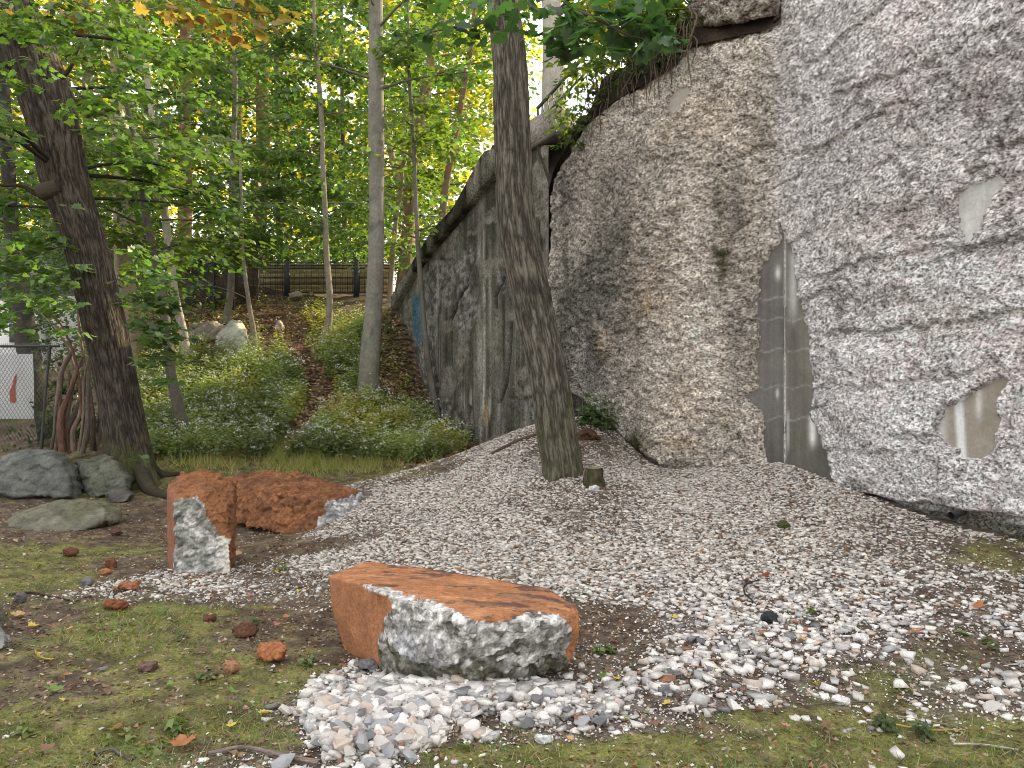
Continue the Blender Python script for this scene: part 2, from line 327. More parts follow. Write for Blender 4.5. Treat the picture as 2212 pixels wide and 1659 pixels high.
# gravel / moss anchors: u, v, gravel amount, moss amount, brown litter
anc = [(800,1085,.9,0,0),(1000,1030,.85,0,0),(1130,950,.8,.0,.1),(900,1180,1,0,0),(1100,1150,1,0,0),(1080,1060,.95,0,.1),(1180,1060,.7,.1,.4),(1500,1100,.9,0,.1),(1700,1030,.8,0,.2),(1420,1060,.75,.2,.1),(1600,1200,.95,0,.1),
(1450,1300,1,0,0),(1700,1300,1,0,0),(1550,1380,.8,0,.1),(1850,1350,.8,0,.1),(1300,1250,.95,0,0),(1100,1210,1,0,0),(1350,960,.6,.5,0),(1360,1000,.6,.5,0),(2000,1170,.6,.2,.2),(2100,1250,.6,.2,.2),(1900,1250,.7,.1,.2),(2150,1350,.6,.2,.2),
(1330,1420,.35,.2,.3),(1150,1550,.85,0,0),(1300,1530,.75,.1,0),(1480,1500,.75,.1,0),(1650,1560,.2,.7,0),(1800,1480,.5,.4,0),(1960,1500,.25,.7,0),(2080,1420,.35,.5,.2),(2150,1530,.65,.2,0),(2050,1500,.5,.3,0),
(740,1490,.8,.1,0),(760,1600,1,0,0),(850,1550,1,0,0),(900,1610,.95,0,0),(1000,1520,1,0,0),(830,1500,1,0,0),(700,1560,.9,.1,0),(690,1640,.6,.3,0),(980,1580,.5,.4,0),(1000,1625,.1,.8,0),(1100,1600,.45,.5,0),
(620,1400,0,.3,.5),(600,1480,0,.7,.1),(500,1500,.0,.8,.2),(300,1400,0,.8,.2),(200,1600,0,.9,0),(450,1560,0,.9,.1),(560,1600,.02,.6,.4),(1200,1640,.06,.9,0),(1400,1620,.08,.8,0),(1600,1640,.08,.8,.1),(1800,1620,.12,.8,0),(2000,1620,.1,.9,0),(2150,1620,.12,.8,0),(1800,1560,.15,.7,0),
(640,1185,.12,.1,.8),(560,1200,.02,.1,.9),(680,1350,.1,.1,.8),(690,1300,.3,.1,.5),(640,1245,.5,.1,.3),(560,1248,.35,.1,.4),(470,1255,.7,.1,.1),(400,1265,.75,.1,.1),(330,1275,.4,.3,.2),(300,1330,0,.8,.2),(450,1330,0,.6,.4),(560,1340,.02,.4,.6),(200,1200,0,.8,.3),(100,1250,0,.9,.2),(300,1150,.0,.2,.9),(300,1220,0,.3,.9),
(60,1350,.0,.3,.8),(60,1480,.0,.5,.6),(600,1160,.05,.4,.6),(640,1040,0,.6,.5),(850,1012,.05,.6,.4),(720,1015,0,.7,.3),(780,1050,.4,.3,.3),(900,1020,.3,.4,.2),(1270,1110,.65,0,.45),(1240,1075,.7,0,.4),(1290,1075,.6,.3,.2),(1300,1370,.2,.1,.8),(1280,1330,.3,.1,.7),(200,1110,0,.3,.8),(380,1010,0,.7,.4),(530,1010,0,.6,.4),
(1500,1440,.75,.1,.1),(1700,1420,.8,.1,.1),(1950,1400,.65,.1,.2),(2180,1200,.25,.6,.3),(2190,1450,.6,.3,.1),(1250,960,.4,.1,.6),(760,1130,.7,0,.2),(700,1215,.75,0,.1),(1250,1475,.6,.1,.2),(850,1470,.5,.2,.2),(1000,940,0,.2,.9)]
anc = np.array(anc, float); A3 = G(anc[:, 0], anc[:, 1])
def surf(x, y):
    """gravel, moss, litter amounts at a ground point"""
    sh = x.shape; x = x.ravel(); y = y.ravel(); num = np.zeros((len(x), 3)); den = np.zeros(len(x))
    xx = x+0.12*vn(x*3, y*3, seed=31)+.05*vn(x*9, y*9, seed=32); yy = y+0.15*vn(x*3, y*3, seed=33)+.07*vn(x*9, y*9, seed=34)
    for k in range(len(anc)):
        s = A3[k, 1]; d2 = ((xx-A3[k, 0])/s*1.0)**2+(np.log(np.maximum(yy, .5)/s)*1.3)**2
        wt = 1/(d2+2e-5)**2; den += wt; num += wt[:, None]*anc[k, 2:5]
    r = num/den[:, None]
    hillm = sstep(12.0, 13.5, y)
    r[:, 0] *= 1-hillm; r[:, 1] = r[:, 1]*(1-hillm)+.25*hillm; r[:, 2] = r[:, 2]*(1-hillm)+.75*hillm
    return r.reshape(*sh, 3)
S = surf(GX, np.clip(GY, 2, 60))
n1 = fbm(GX*2.2, GY*2.2, seed=21); n2 = fbm(GX*9, GY*9, seed=22, o=3); n3 = vn(GX*30, GY*30, seed=23)
soil = lerp((.085, .060, .043), (.155, .115, .085), sstep(-.5, .5, n2+.4*n3)); red = np.array((.10, .058, .038))
soil = lerp(soil, red*np.ones_like(soil), np.clip(S[..., 2]*.55*sstep(-.3, .4, n1), 0, 1))
moss = lerp((.105, .115, .026), (.28, .275, .075), sstep(-.5, .6, n2+.3*n3)); mossm = sstep(.30, .78, S[..., 1]+.34*n1+.42*n2)*.88
grit = lerp((.085, .066, .052), (.28, .25, .225), sstep(-.5, .5, n3+.6*n2)); gritm = sstep(.2, .75, S[..., 0]+.15*n1+.2*n2)*.8
GC = lerp(soil, moss, mossm); GC = GC*(1-gritm[..., None])+grit*gritm[..., None]
straw = sstep(.25, .6, vn(GX*45, GY*45, seed=25)+.3*n2)*(1-gritm)*.5
GC = (GC*(1-straw[..., None])+np.array((.30, .24, .15))*straw[..., None])*.80
path_c = [(640, 980), (690, 900), (690, 850), (650, 780), (620, 720), (590, 680)]
ground = mk('ground', np.stack([GX, GY, GZ], -1).reshape(-1, 3), gridfaces(len(gx), len(gy))[:, ::-1], GC.reshape(-1, 3), M['ground'], base=(0, 0, 0))
tag(ground, 'brown soil ground with moss, rising to a leaf littered bank', kind='structure')

# ------------------------------------------------------------------ big spalled concrete wall
wp = np.array([(5.2, 4.2), (4.2, 6.5), (3.1, 9.0), (1.9, 10.05), (1.15, 11.2), (.58, 12.15)])
seg = np.r_[0, np.cumsum(np.hypot(*np.diff(wp, axis=0).T))]; SL = seg[-1]
def wallxy(s):
    x = np.interp(s, seg, wp[:, 0]); y = np.interp(s, seg, wp[:, 1]); return x, y
# rounded corners: average over a short window
def wallxys(s, h=.28):
    X = 0; Y = 0
    for d in np.linspace(-h, h, 7):
        k = np.clip(s+d, 0, SL); x, y = wallxy(k); X = X+x/7; Y = Y+y/7
    return X, Y
ds = .0195
ss = np.r_[np.arange(0, 2.0, .06), np.arange(2.0, SL, ds), SL]; zs = np.arange(-.35, 7.6, ds)
SS, ZZ = np.meshgrid(ss, zs, indexing='ij')
bx, by = wallxys(ss); seamS = seg[2]
bx2, by2 = wallxy(ss); kk = np.exp(-((ss-seamS)/.35)**2)*.85; bx = bx*(1-kk)+bx2*kk; by = by*(1-kk)+by2*kk
tx, ty = np.gradient(wallxys(ss, .35)[0], ss), np.gradient(wallxys(ss, .35)[1], ss); tl = np.hypot(tx, ty); nx, ny = -ty/tl, tx/tl   # outward
wu = 1106+bx/by*F
topv = np.interp(-wu, [-3000, -1700, -1690, -1664, -1482, -1454, -1385, -1328, -1267, -1230, -1205, -1190, -1180], [-900, -300, 20, 40, 80, 118, 168, 202, 255, 310, 355, 410, 470])
topz = np.minimum(CAMZ+(830-topv)/F*by, 7.5)
B = np.stack([bx[:, None]+0*ZZ, by[:, None]+0*ZZ, ZZ], -1)
U0, V0 = UV(B)
patches = {
 'seam': [(1690,480),(1684,522),(1662,548),(1645,580),(1638,605),(1641,640),(1634,645),(1636,700),(1642,735),(1634,770),(1636,830),(1640,842),(1624,846),(1610,856),(1622,872),(1640,884),(1650,900),(1648,930),(1655,1010),(1665,1100),(1850,1100),(1815,1060),(1797,1020),(1788,985),(1782,955),(1765,920),(1752,900),(1748,895),(1757,880),(1763,820),(1757,765),(1750,720),(1745,690),(1735,660),(1726,615),(1719,580),(1717,550),(1702,515)],
 'high': [(2068,420),(2080,408),(2095,400),(2118,396),(2160,376),(2176,388),(2150,420),(2148,440),(2130,462),(2130,490),(2112,508),(2110,520),(2085,536),(2078,510),(2066,470)],
 'low': [(2023,925),(2035,905),(2036,880),(2060,875),(2085,860),(2120,840),(2150,815),(2175,812),(2178,830),(2165,850),(2158,880),(2165,910),(2150,940),(2155,965),(2140,985),(2110,992),(2080,990),(2068,975),(2040,960)],
 'small': [(1440,240),(1452,200),(1470,188),(1492,192),(1484,215),(1462,250)]}
inp = {k: inpoly(U0+3*vn(U0/9, V0/9, seed=41), V0+3*vn(U0/9, V0/9, seed=42), p) for k, p in patches.items()}
anyp = np.zeros(SS.shape, bool)
for k in inp: anyp |= inp[k]
sx, sz = SS, ZZ
wob = .12*fbm(sx*2, sz*2, seed=50)
f1, f2, r1, c1x, c1z = wor2((sx+wob)*4.2, (sz+wob*.6-.18*sx)*7.0, 51)
g1, g2, r2, d1x, d1z = wor2((sx+wob)*10, (sz+wob-.2*sx)*15, 53)
h1, h2, r3, e1x, e1z = wor2((sx+wob)*21, (sz+wob)*27, 55)
chip = .026*(r1-.5)+.012*((sx+wob)*4.2-c1x)*np.sign(r1-.5)+.010*((sx+wob)*10-d1x)*np.sign(r2-.5)+.045*(c1z-(sz+wob*.6-.18*sx)*7.0)/7*1.6+.028*(r2-.5)+.026*(d1z-(sz+wob-.2*sx)*15)/15*5+.020*(r3-.5)
calm = sstep(-.2, .45, fbm(sx*1.1, sz*1.1, seed=57))               # some areas are smoother
rightm = sstep(seamS+.05, seamS-.3, ss)[:, None]
D = .085*fbm(sx*.8, sz*.9, seed=58)+.035*fbm(sx*2.7, sz*3.2, seed=59)+chip*(1.15-.6*calm)*(1-.42*rightm)+.012*fbm(sx*16, sz*22, seed=60, o=2)

streaks = 0*D
for cc0, sl0, a0 in ((1.5, .10, .035), (2.5, .14, .04), (3.2, .16, .035), (4.1, .12, .04), (5.1, .10, .035), (.9, .05, .03)):
    zz = sz-cc0-sl0*(seamS-sx)-.10*fbm(sx*2, sx*0+cc0, seed=161)-.03*vn(sx*9, sz*3, seed=162); D += rightm*a0*sstep(.3, .65, vn(sx*1.1+cc0*5, sx*0+cc0, seed=163)*.6+.5)*(np.exp(-np.clip(zz, 0, 9)/.10)*(zz > 0)*.6-np.exp(-np.clip(-zz, 0, 9)/.05)*(zz <= 0))
for z0, a in ((1.15, .05), (2.17, .055), (2.82, .05), (3.62, .055), (4.6, .045), (5.5, .05)):
    zz = sz-z0-.10*fbm(sx*1.5, sx*0+z0, seed=61)-.03*vn(sx*7, sx*0+z0, seed=62)-.02*vn(sx*17, sz*12, seed=64)
    D += rightm*a*.85*sstep(.25, .7, vn(sx*1.3+z0*3, sx*0+z0, seed=63)*.6+.5)*(np.exp(-np.clip(zz, 0, 9)/.12)*(zz > 0)*.6-np.exp(-np.clip(-zz, 0, 9)/.07)*(zz <= 0))
# large spalls (arched scars) on the middle face
for (uu, vv, rr, dd) in [(1590, 690, 120, .05), (1560, 300, 90, .05), (1470, 520, 70, .05), (1530, 900, 80, .05), (1370, 350, 60, .05), (1420, 760, 60, .045), (1600, 470, 70, .04), (1900, 300, 120, .03), (2000, 780, 90, .03)]:
    q = np.hypot((U0-uu)/rr, (V0-vv)/rr*(1.0+.5*(V0 > vv)))+.25*fbm(U0/40, V0/40, seed=int(uu))
    D -= .6*dd*sstep(1.0, .90, q)*sstep(.0, 1.0, q+.3)*sstep(-.5, .3, vn(U0/60+3, V0/60, seed=65))
seamd = np.exp(-((sx-seamS-.008*vn(sz*3, sz*0, seed=66))/.03)**2)
D = D*(1-.75*np.exp(-((sx-seamS)/.10)**2))-.03*seamd*0
lipm = sstep(seamS-.4, seamS-1.0, ss)[:, None]
D -= lipm*.16*sstep(.47, .43, sz-.03*vn(sx*5, sz*0, seed=67)-.03)
und = sstep(1330, 1240, wu)[:, None]*0
D += .045
edge = (topz[:, None]-ZZ)
D -= .14*sstep(.25, 0, edge)                                          # worn upper edge
for sd0, wq, fx_, fz_ in ((170, .016, 1.0, 1.5), (173, .013, 1.9, 2.6)):
    q = np.abs(fbm(sx*fx_+.5*sz, sz*fz_, seed=sd0, o=4)); D -= .055*np.exp(-(q/wq)**2)*sstep(-.05, .3, fbm(sx*.9, sz*.9, seed=sd0+1))
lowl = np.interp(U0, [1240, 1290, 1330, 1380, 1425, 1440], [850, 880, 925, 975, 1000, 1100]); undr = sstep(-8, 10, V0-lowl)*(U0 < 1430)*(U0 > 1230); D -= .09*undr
D = np.where(anyp, -.03, D)
D *= sstep(0, .05, SL-sx)*.9+.1
Zt = np.minimum(ZZ, topz[:, None]+.04*fbm(sx*3, sz*0, seed=68)+.03*vn(sx*12, sz*0, seed=69))
Zt = Zt+0.0
X = bx[:, None]+nx[:, None]*D; Y = by[:, None]+ny[:, None]*D
V = np.stack([X, Y, Zt], -1)
Uc, Vc = U0, V0
dg = sx*.75+sz*.66; dh = -sx*.66+sz*.75
tone = .7*fbm(sx*1.6, sz*2.4, seed=70)+.55*fbm(dg*4, dh*9, seed=76, o=3)+.5*fbm(sx*8, sz*12, seed=71, o=3)
cell = (r2-.5)*.8+(r3-.5)*.9
light = np.array((.86, .81, .785)); mid = np.array((.68, .635, .612)); dark = np.array((.26, .24, .225))
drip = vn(sx*5, sz*.5, seed=77)+.5*vn(sx*13, sz*.9, seed=78); zone = fbm(sx*.9+4, sz*.8, seed=79, o=3)
t = np.clip(.64+.36*tone+.42*cell+.34*zone+.10*drip, 0, 1)
col = np.where((t < .5)[..., None], lerp(dark, mid, t*2), lerp(mid, light, t*2-1))
leftm = sstep(1700, 1640, Uc); cream = np.array((1.12, 1.08, .99))
col = col*(1-leftm[..., None]*(1-cream*.93))
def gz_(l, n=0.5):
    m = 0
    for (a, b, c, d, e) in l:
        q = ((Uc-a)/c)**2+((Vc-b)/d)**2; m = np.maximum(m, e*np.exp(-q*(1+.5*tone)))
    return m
col = col*(1+rightm[..., None]*np.array((.07, .09, .13)))
dk = gz_([(1320,640,105,290,.8),(1290,780,100,200,.8),(1265,700,115,270,.9),(1225,450,60,200,.85),(1340,420,90,120,.6),(1230,900,90,110,.7),(1370,900,60,80,.45),(1400,560,50,60,.35),(1600,450,60,120,.55),(1610,720,50,260,.55),(1560,960,80,70,.45),(1480,1000,70,30,.5),(1650,300,40,160,.3),(1850,450,120,20,.3),(1750,400,90,120,.22),(2100,200,200,90,.25),(1980,640,150,18,.3),(1470,330,60,50,.3)])  # dirt, plus the shade of the left-turned face painted into the colour
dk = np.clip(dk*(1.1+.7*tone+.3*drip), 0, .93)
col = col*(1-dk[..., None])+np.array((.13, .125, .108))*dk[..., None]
warm = gz_([(1405,650,22,50,.6),(1312,745,16,24,.6),(1470,955,50,24,.6),(1430,620,60,120,.3),(1480,880,60,100,.3),(1520,260,80,60,.3),(1445,290,20,30,.5),(1560,900,40,20,.3),(1900,500,140,60,.12),(2050,700,120,60,.15)])
warm = np.clip(warm*(1+tone), 0, 1); col = col*(1-warm[..., None])+np.array((.62, .47, .30))*(.75+.5*(r2-.5))[..., None]*warm[..., None]
mo = gz_([(1555,455,12,60,1.2),(1562,560,20,52,1.3),(1530,420,20,14,.6),(1380,965,30,40,.8),(1960,630,12,12,.5),(1440,1010,60,12,.5),(1860,1050,50,20,.6),(2050,1120,120,18,.6)]); mo = np.clip(mo*(1+1.5*tone), 0, 1)
col = col*(1-mo[..., None])+np.array((.075, .075, .035))*mo[..., None]
pink = sstep(1780, 1950, Uc)*sstep(-.1, .5, fbm(sx*2.5, sz*3.5, seed=73)); col = col*(1-.045*pink[..., None]*np.array((0, 1, 1.0)))
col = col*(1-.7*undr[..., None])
foot = lipm*sstep(.45, .40, sz); col = col*(1-foot[..., None])+np.array((.19, .19, .155))*foot[..., None]*(1+.4*cell[..., None])
sl = np.exp(-((Uc-1690-3*vn(Vc/40, Vc*0, seed=74))/5)**2)*(.35+.5*sstep(0, .5, vn(Vc/60, Vc*0, seed=75)))*(Vc < 540); col = col*(1-sl[..., None])+np.array((.58, .58, .60))*sl[..., None]
root_wall = empty('concrete_wall', (3.1, 9.0, 0.7)); tag(root_wall, 'tall crumbling grey concrete wall with rough spalled face beside the gravel slope', 'concrete wall')
Fq = gridfaces(len(ss), len(zs)); keep = ~((ZZ[:-1, :-1] > (topz+.1)[:-1, None]).reshape(-1)); keep &= ~((ZZ[1:, 1:] < -.2).reshape(-1))
Fq = Fq[keep]; used = np.zeros(V.shape[0]*V.shape[1], bool); used[Fq.ravel()] = True; rem = np.cumsum(used)-1
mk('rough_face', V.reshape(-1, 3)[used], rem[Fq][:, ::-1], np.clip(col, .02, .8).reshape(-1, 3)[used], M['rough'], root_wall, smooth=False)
# formed patches of the old smooth surface
def patchcol(k, u, v):
    n = fbm(u/30, v/120, seed=80); st = vn(u/5, v/160, seed=81); c = np.zeros(u.shape+(3,))
    if k == 'seam':
        c = lerp((.150, .140, .130), (.172, .162, .138), sstep(1690, 1700, u))*(1+.28*n+.15*st)[..., None]
        c *= (1-.3*sstep(850, 1010, v)[..., None])
        w_ = .75*np.exp(-((u-1694)/2.5)**2)*sstep(.0, .5, vn(v/28, v*0, seed=82)+.5)+.9*np.exp(-((u-1679)/5)**2-((v-590)/14)**2)+.6*np.exp(-((u-1712)/8)**2)*sstep(720, 640, v)*sstep(530, 560, v)
        w_ += .8*np.exp(-((u-1755)/9)**2)*sstep(890, 905, v)*sstep(980, 940, v)*(st+.9)+.8*np.exp(-((u-1776)/3.5)**2)*sstep(905, 915, v)*sstep(965, 950, v)+.8*np.exp(-((u-1678)/3)**2-((v-850)/10)**2)+.5*np.exp(-((u-1701)/3)**2)*sstep(880, 900, v)*sstep(990, 950, v)
        for vv in (645, 690, 757, 836, 905): w_ += .22*np.exp(-((v-vv-4*np.sin(u/9))/1.6)**2)
        c = c*(1-np.clip(w_, 0, 1)[..., None])+np.array((.68, .68, .66))*np.clip(w_, 0, 1)[..., None]
    elif k == 'high': c = np.array((.50, .50, .48))*(1+.2*n+.1*st)[..., None]
    elif k == 'low':
        c = np.array((.30, .275, .225))*(1+.12*n)[..., None]; w_ = .95*np.exp(-((u-2072-(v-920)*.06)/10)**4)*(v > 862)+.6*np.exp(-((u-2112)/7)**2)*sstep(930, 880, v)+.5*np.exp(-((u-2032)/12)**2)
        c = c*(1-np.clip(w_, 0, 1)[..., None])+np.array((.74, .74, .75))*np.clip(w_, 0, 1)[..., None]
    else: c = np.array((.42, .38, .34))*(1+.2*n)[..., None]
    return np.clip(c, .02, .85)
for k in inp:
    m = inp[k]; ff = gridfaces(len(ss), len(zs)); mm = m.reshape(-1)[ff].any(1); ff = ff[mm]
    PV = np.stack([bx[:, None]+nx[:, None]*(-.012)+0*ZZ, by[:, None]+ny[:, None]*(-.012)+0*ZZ, ZZ], -1)
    if k == 'seam':
        gr = .03*np.exp(-((SS-seamS)/.012)**2); PV[..., 0] += nx[:, None]*-gr; PV[..., 1] += ny[:, None]*-gr
    PV = PV.reshape(-1, 3); us = np.zeros(len(PV), bool); us[ff.ravel()] = True; rm = np.cumsum(us)-1
    o = mk('smooth_patch', PV[us], rm[ff][:, ::-1], patchcol(k, U0.reshape(-1)[us], V0.reshape(-1)[us]), M['smoothc'], root_wall)
    o['label'] = {'seam': 'tall brown formed concrete patch on the vertical seam with white lime streaks', 'high': 'pale grey smooth patch high on the right', 'low': 'tan smooth patch with a white drip low on the right', 'small': 'small smooth patch near the top edge'}[k]
# weep pipe in the footing
pc = P(2058, 1112, 7.0); pv, pf, _, _ = tube([(*(pc+np.array([.10, .0, .03])), .035), (*(pc+np.array([-.05, -.06, 0])), .035)], 12, 4)
mk('weep_pipe', pv, pf, (.03, .03, .03), M['metal'], root_wall)

# overhanging block at the top of the wall
# ------------------------------------------------------------------ generic rock maker
def hullmesh(pts):
    bm = bmesh.new()
    for p in pts: bm.verts.new([float(c) for c in p])
    r = bmesh.ops.convex_hull(bm, input=bm.verts[:])
    bmesh.ops.delete(bm, geom=[g for g in r['geom_interior'] if isinstance(g, bmesh.types.BMVert)], context='VERTS')
    me = bpy.data.meshes.new('t'); bm.to_mesh(me); bm.free(); return me
def remesh(me, voxel):
    o = bpy.data.objects.new('t', me); C.objects.link(o)
    md = o.modifiers.new('r', 'REMESH'); md.mode = 'VOXEL'; md.voxel_size = voxel; md.adaptivity = 0
    dg = bpy.context.evaluated_depsgraph_get(); dg.update(); ev = o.evaluated_get(dg); m2 = bpy.data.meshes.new_from_object(ev)
    n = len(m2.vertices); V = np.zeros(n*3, np.float32); m2.vertices.foreach_get('co', V); N = np.zeros(n*3, np.float32); m2.vertices.foreach_get('normal', N)
    m2.calc_loop_triangles(); T = np.zeros(len(m2.loop_triangles)*3, np.int32); m2.loop_triangles.foreach_get('vertices', T)
    bpy.data.objects.remove(o); bpy.data.meshes.remove(m2)
    return V.reshape(-1, 3).astype(float), N.reshape(-1, 3).astype(float), T.reshape(-1, 3)
def rock(name, pts, voxel, colf, ampf=None, mat=None, parent=None, seed=0, amp=.02, sc_=9, warp=.0, base=None, low=.03, flat=True):
    V, N, T = remesh(hullmesh(pts), voxel)
    x, y, z = V.T; u, v = UV(V)
    a = np.ones(len(V)) if ampf is None else ampf(V, N, u, v)
    wb = .05*fbm(x*3, y*3, z*3, seed)
    f1, f2, r, cz = wor3((x+wb)*sc_, (y+wb)*sc_, (z+wb)*sc_*1.3, seed+1)
    g1, g2, r2, cz2 = wor3((x+wb)*sc_*2.4, (y+wb)*sc_*2.4, (z+wb)*sc_*3, seed+2)
    d = a*amp*(.8*(r-.5)+1.5*cz+.45*(r2-.5)+.75*cz2)+low*a*fbm(x*4, y*4, z*4, seed+3)+.12*a*amp*fbm(x*25, y*25, z*25, seed+5, 2)+.004*fbm(x*9, y*9, z*9, seed+6)
    V2 = V+N*d[:, None]
    col = colf(V, N, u, v, r, r2, fbm(x*6, y*6, z*8, seed+7))
    return mk(name, V2, T, np.clip(col, .01, .9), mat or M['rock'], parent, flat, None, base)
def blend(c, d, m): m = np.clip(m, 0, 1)[..., None]; return np.asarray(c)*(1-m)+np.asarray(d)*m

# ------------------------------------------------------------------ embankment behind the walls
top_r = np.stack([bx, by, topz], -1)[::5]
YW = np.linspace(12.2, 18.3, 40); XW = .6-.55*(YW-12.2); WU = 1106+XW/YW*F
WTv = np.interp(-WU, [-1160, -1150, -1067, -1002, -911, -858, -845], [318, 322, 392, 472, 577, 671, 690]); WZ = CAMZ+(830-WTv)/F*YW
WTOPv = np.interp(-WU, [-1160, -1150, -1059, -994, -944, -849], [300, 305, 330, 449, 503, 655]); WTZ = CAMZ+(830-WTOPv)/F*YW
WTZ = np.maximum(WTZ, WZ+.12)
line = np.concatenate([top_r[::1], np.stack([XW[2::3], YW[2::3], WTZ[2::3]-.03], -1), [(-2.9, 19.5, 3.35), (-2.6, 22, 3.9), (-2.0, 26, 4.7), (0, 34, 5.4), (2, 60, 6)]])
nl = len(line); line[:, 2] -= .02; dirs = np.zeros((nl, 2)); tt = np.gradient(line[:, :2], axis=0); dirs[:, 0] = tt[:, 1]; dirs[:, 1] = -tt[:, 0]; dirs /= np.linalg.norm(dirs, axis=1)[:, None]
for _ in range(30): dirs[1:-1] = (dirs[:-2]+dirs[1:-1]+dirs[2:])/3; dirs /= np.linalg.norm(dirs, axis=1)[:, None]
lu = 1106+line[:, 0]/line[:, 1]*F
offs = np.array([-.02, .05, .12, .22, .35, .55, .8, 1.2, 2, 4, 8, 16, 40]); rise = np.array([-.12, .16, .34, .5, .62, .74, .85, .95, 1.1, 1.6, 2.6, 3.6, 4])
ramp = np.interp(lu, [860, 1180, 1225, 1300, 1700], [.35, .3, .35, 1, 1.1])
E = np.zeros((nl, len(offs), 3))
for j, (o_, r_) in enumerate(zip(offs, rise)):
    E[:, j, :2] = line[:, :2]+dirs*o_; rr = np.where(j < 9, ramp*r_, r_-1.1+1.1*ramp)
    E[:, j, 2] = line[:, 2]+rr+.05*vn(line[:, 0]*4, line[:, 1]*4+j*3, seed=90)*min(j, 1)+(.15*vn(line[:, 0]*1.5, line[:, 1]*1.5+j, seed=91) if j > 3 else 0)
_b = fbm(E[..., 0]*5, E[..., 1]*5, E[..., 2]*5, 94)*np.clip(np.arange(len(offs)), 0, 2)/2; E[..., :2] -= dirs[:, None]*(_b*.16+.04)[..., None]*(np.arange(len(offs)) < 9)[None, :, None]; E[..., 2] += .14*_b
ec = lerp((.022, .017, .012), (.055, .042, .028), sstep(-.5, .5, vn(E[..., 0]*5, E[..., 1]*5+E[..., 2]*5, seed=92)))
bank = mk('bank', E.reshape(-1, 3), gridfaces(nl, len(offs)), ec.reshape(-1, 3), M['ground'], base=(3, 12, 5)); tag(bank, 'dark earth bank retained behind the top of the concrete walls', kind='structure')
# overhanging broken slab on top of the wall
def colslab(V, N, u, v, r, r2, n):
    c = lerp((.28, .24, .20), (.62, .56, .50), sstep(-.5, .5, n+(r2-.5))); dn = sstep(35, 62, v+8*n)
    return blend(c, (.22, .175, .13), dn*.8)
pts = [P(1500, 58, 9.75), P(1560, 50, 9.3), P(1664, 30, 8.9), P(1690, 15, 9.0), P(1520, -160, 9.6), P(1690, -150, 8.9), P(1490, 20, 9.95), P(1560, 12, 9.25), P(1660, 0, 8.8), P(1500, 75, 10.6), P(1690, 40, 10.2), P(1500, -150, 10.6), P(1700, -150, 10.2), P(1545, -100, 9.15), P(1655, -100, 8.75)]
rock('overhanging_slab', pts, .03, colslab, seed=301, amp=.03, sc_=7, low=.06, parent=root_wall, mat=M['rough'], flat=False)
# dark roots hanging out of the bank
RT = []
for k in range(80):
    u = RS.uniform(1265, 1500); v0 = np.interp(u, [1265, 1330, 1390, 1455, 1500], [225, 175, 140, 95, 70])+RS.uniform(-60, 25); Yk = np.interp(u, [1265, 1400, 1500], [11.6, 10.6, 9.9])-.5
    a = P(u, v0, Yk+.25); b = P(u+RS.uniform(-22, 22), v0+RS.uniform(25, 90), Yk-.08); m_ = (a+b)/2+np.array([RS.uniform(-.08, .08), -.12, .04]); r = RS.uniform(.004, .013)
    tv, tf, _, _ = tube([(*a, r*1.4), (*m_, r), (*b, r*.4)], 5, 7); RT.append((tv, tf))
v_, f_ = join(RT); ro = mk('hanging_roots', v_, f_, (.13, .10, .075), M['barkfine']); tag(ro, 'tangle of thin dark roots hanging from the earth above the rough wall', 'roots', kind='stuff')

# ------------------------------------------------------------------ wing wall
root_wing = empty('retaining_wall', (.6, 12.2, .9)); tag(root_wing, 'dark streaked retaining wall with sloping coping receding behind the leaning tree', 'retaining wall')
wy = np.arange(12.2, 18.35, .03); wz = np.arange(-.1, 5.6, .03)
YY, Z2 = np.meshgrid(wy, wz, indexing='ij'); XX = .6-.55*(YY-12.2)
wtop = np.interp(YY, YW, WZ)+.02
U1, V1 = UV(np.stack([XX, YY, Z2], -1)); n_ = np.array([-1, -.55])/math.hypot(1, .55)
rg = sstep(.15, .3, fbm(YY*1.1, Z2*.8, seed=101)+.9*np.exp(-((U1-1010)/25)**2-((V1-660)/90)**2)+.9*np.exp(-((U1-1082)/18)**2-((V1-610)/50)**2)+.5*(V1 > 860)+.3*(U1 < 1000)*(V1 > 560)-.5*np.exp(-((U1-1045)/35)**2))
fa, fb, ra, ca, cb = wor2(YY*6, Z2*9, 103); f3, f4, rb, _, _ = wor2(YY*14, Z2*18, 105)
Dw = -.03*rg+rg*(.016*(ra-.5)+.014*(rb-.5)+.02*fbm(YY*3, Z2*3, seed=106)+.012*fbm(YY*14, Z2*14, seed=116))+.006*fbm(YY*2, Z2*2, seed=107)
crack = [[(1202/1.13-0, 0)]]
def crackd(pl, wd):
    m = np.full(U1.shape, 1e9)
    for (x0, y0), (x1, y1) in zip(pl[:-1], pl[1:]):
        t_ = np.clip(((U1-x0)*(x1-x0)+(V1-y0)*(y1-y0))/((x1-x0)**2+(y1-y0)**2), 0, 1); m = np.minimum(m, np.hypot(U1-x0-t_*(x1-x0), V1-y0-t_*(y1-y0)))
    return np.exp(-(m/wd)**2)
cr = np.maximum.reduce([crackd([(1012, 575), (1003, 620), (985, 650), (975, 690)], 2.5), crackd([(1085, 600), (1070, 640), (1071, 665)], 3), crackd([(1102, 700), (1100, 760), (1092, 830), (1078, 870)], 3.5), crackd([(1016, 880), (1020, 920), (1012, 960)], 3.5), crackd([(1013, 775), (1010, 740)], 2)])
Dw -= .07*cr
stv = vn(YY*9, Z2*.35, seed=108)+.6*vn(YY*26, Z2*.5, seed=109); nz_ = fbm(YY*2, Z2*1.2, seed=110)
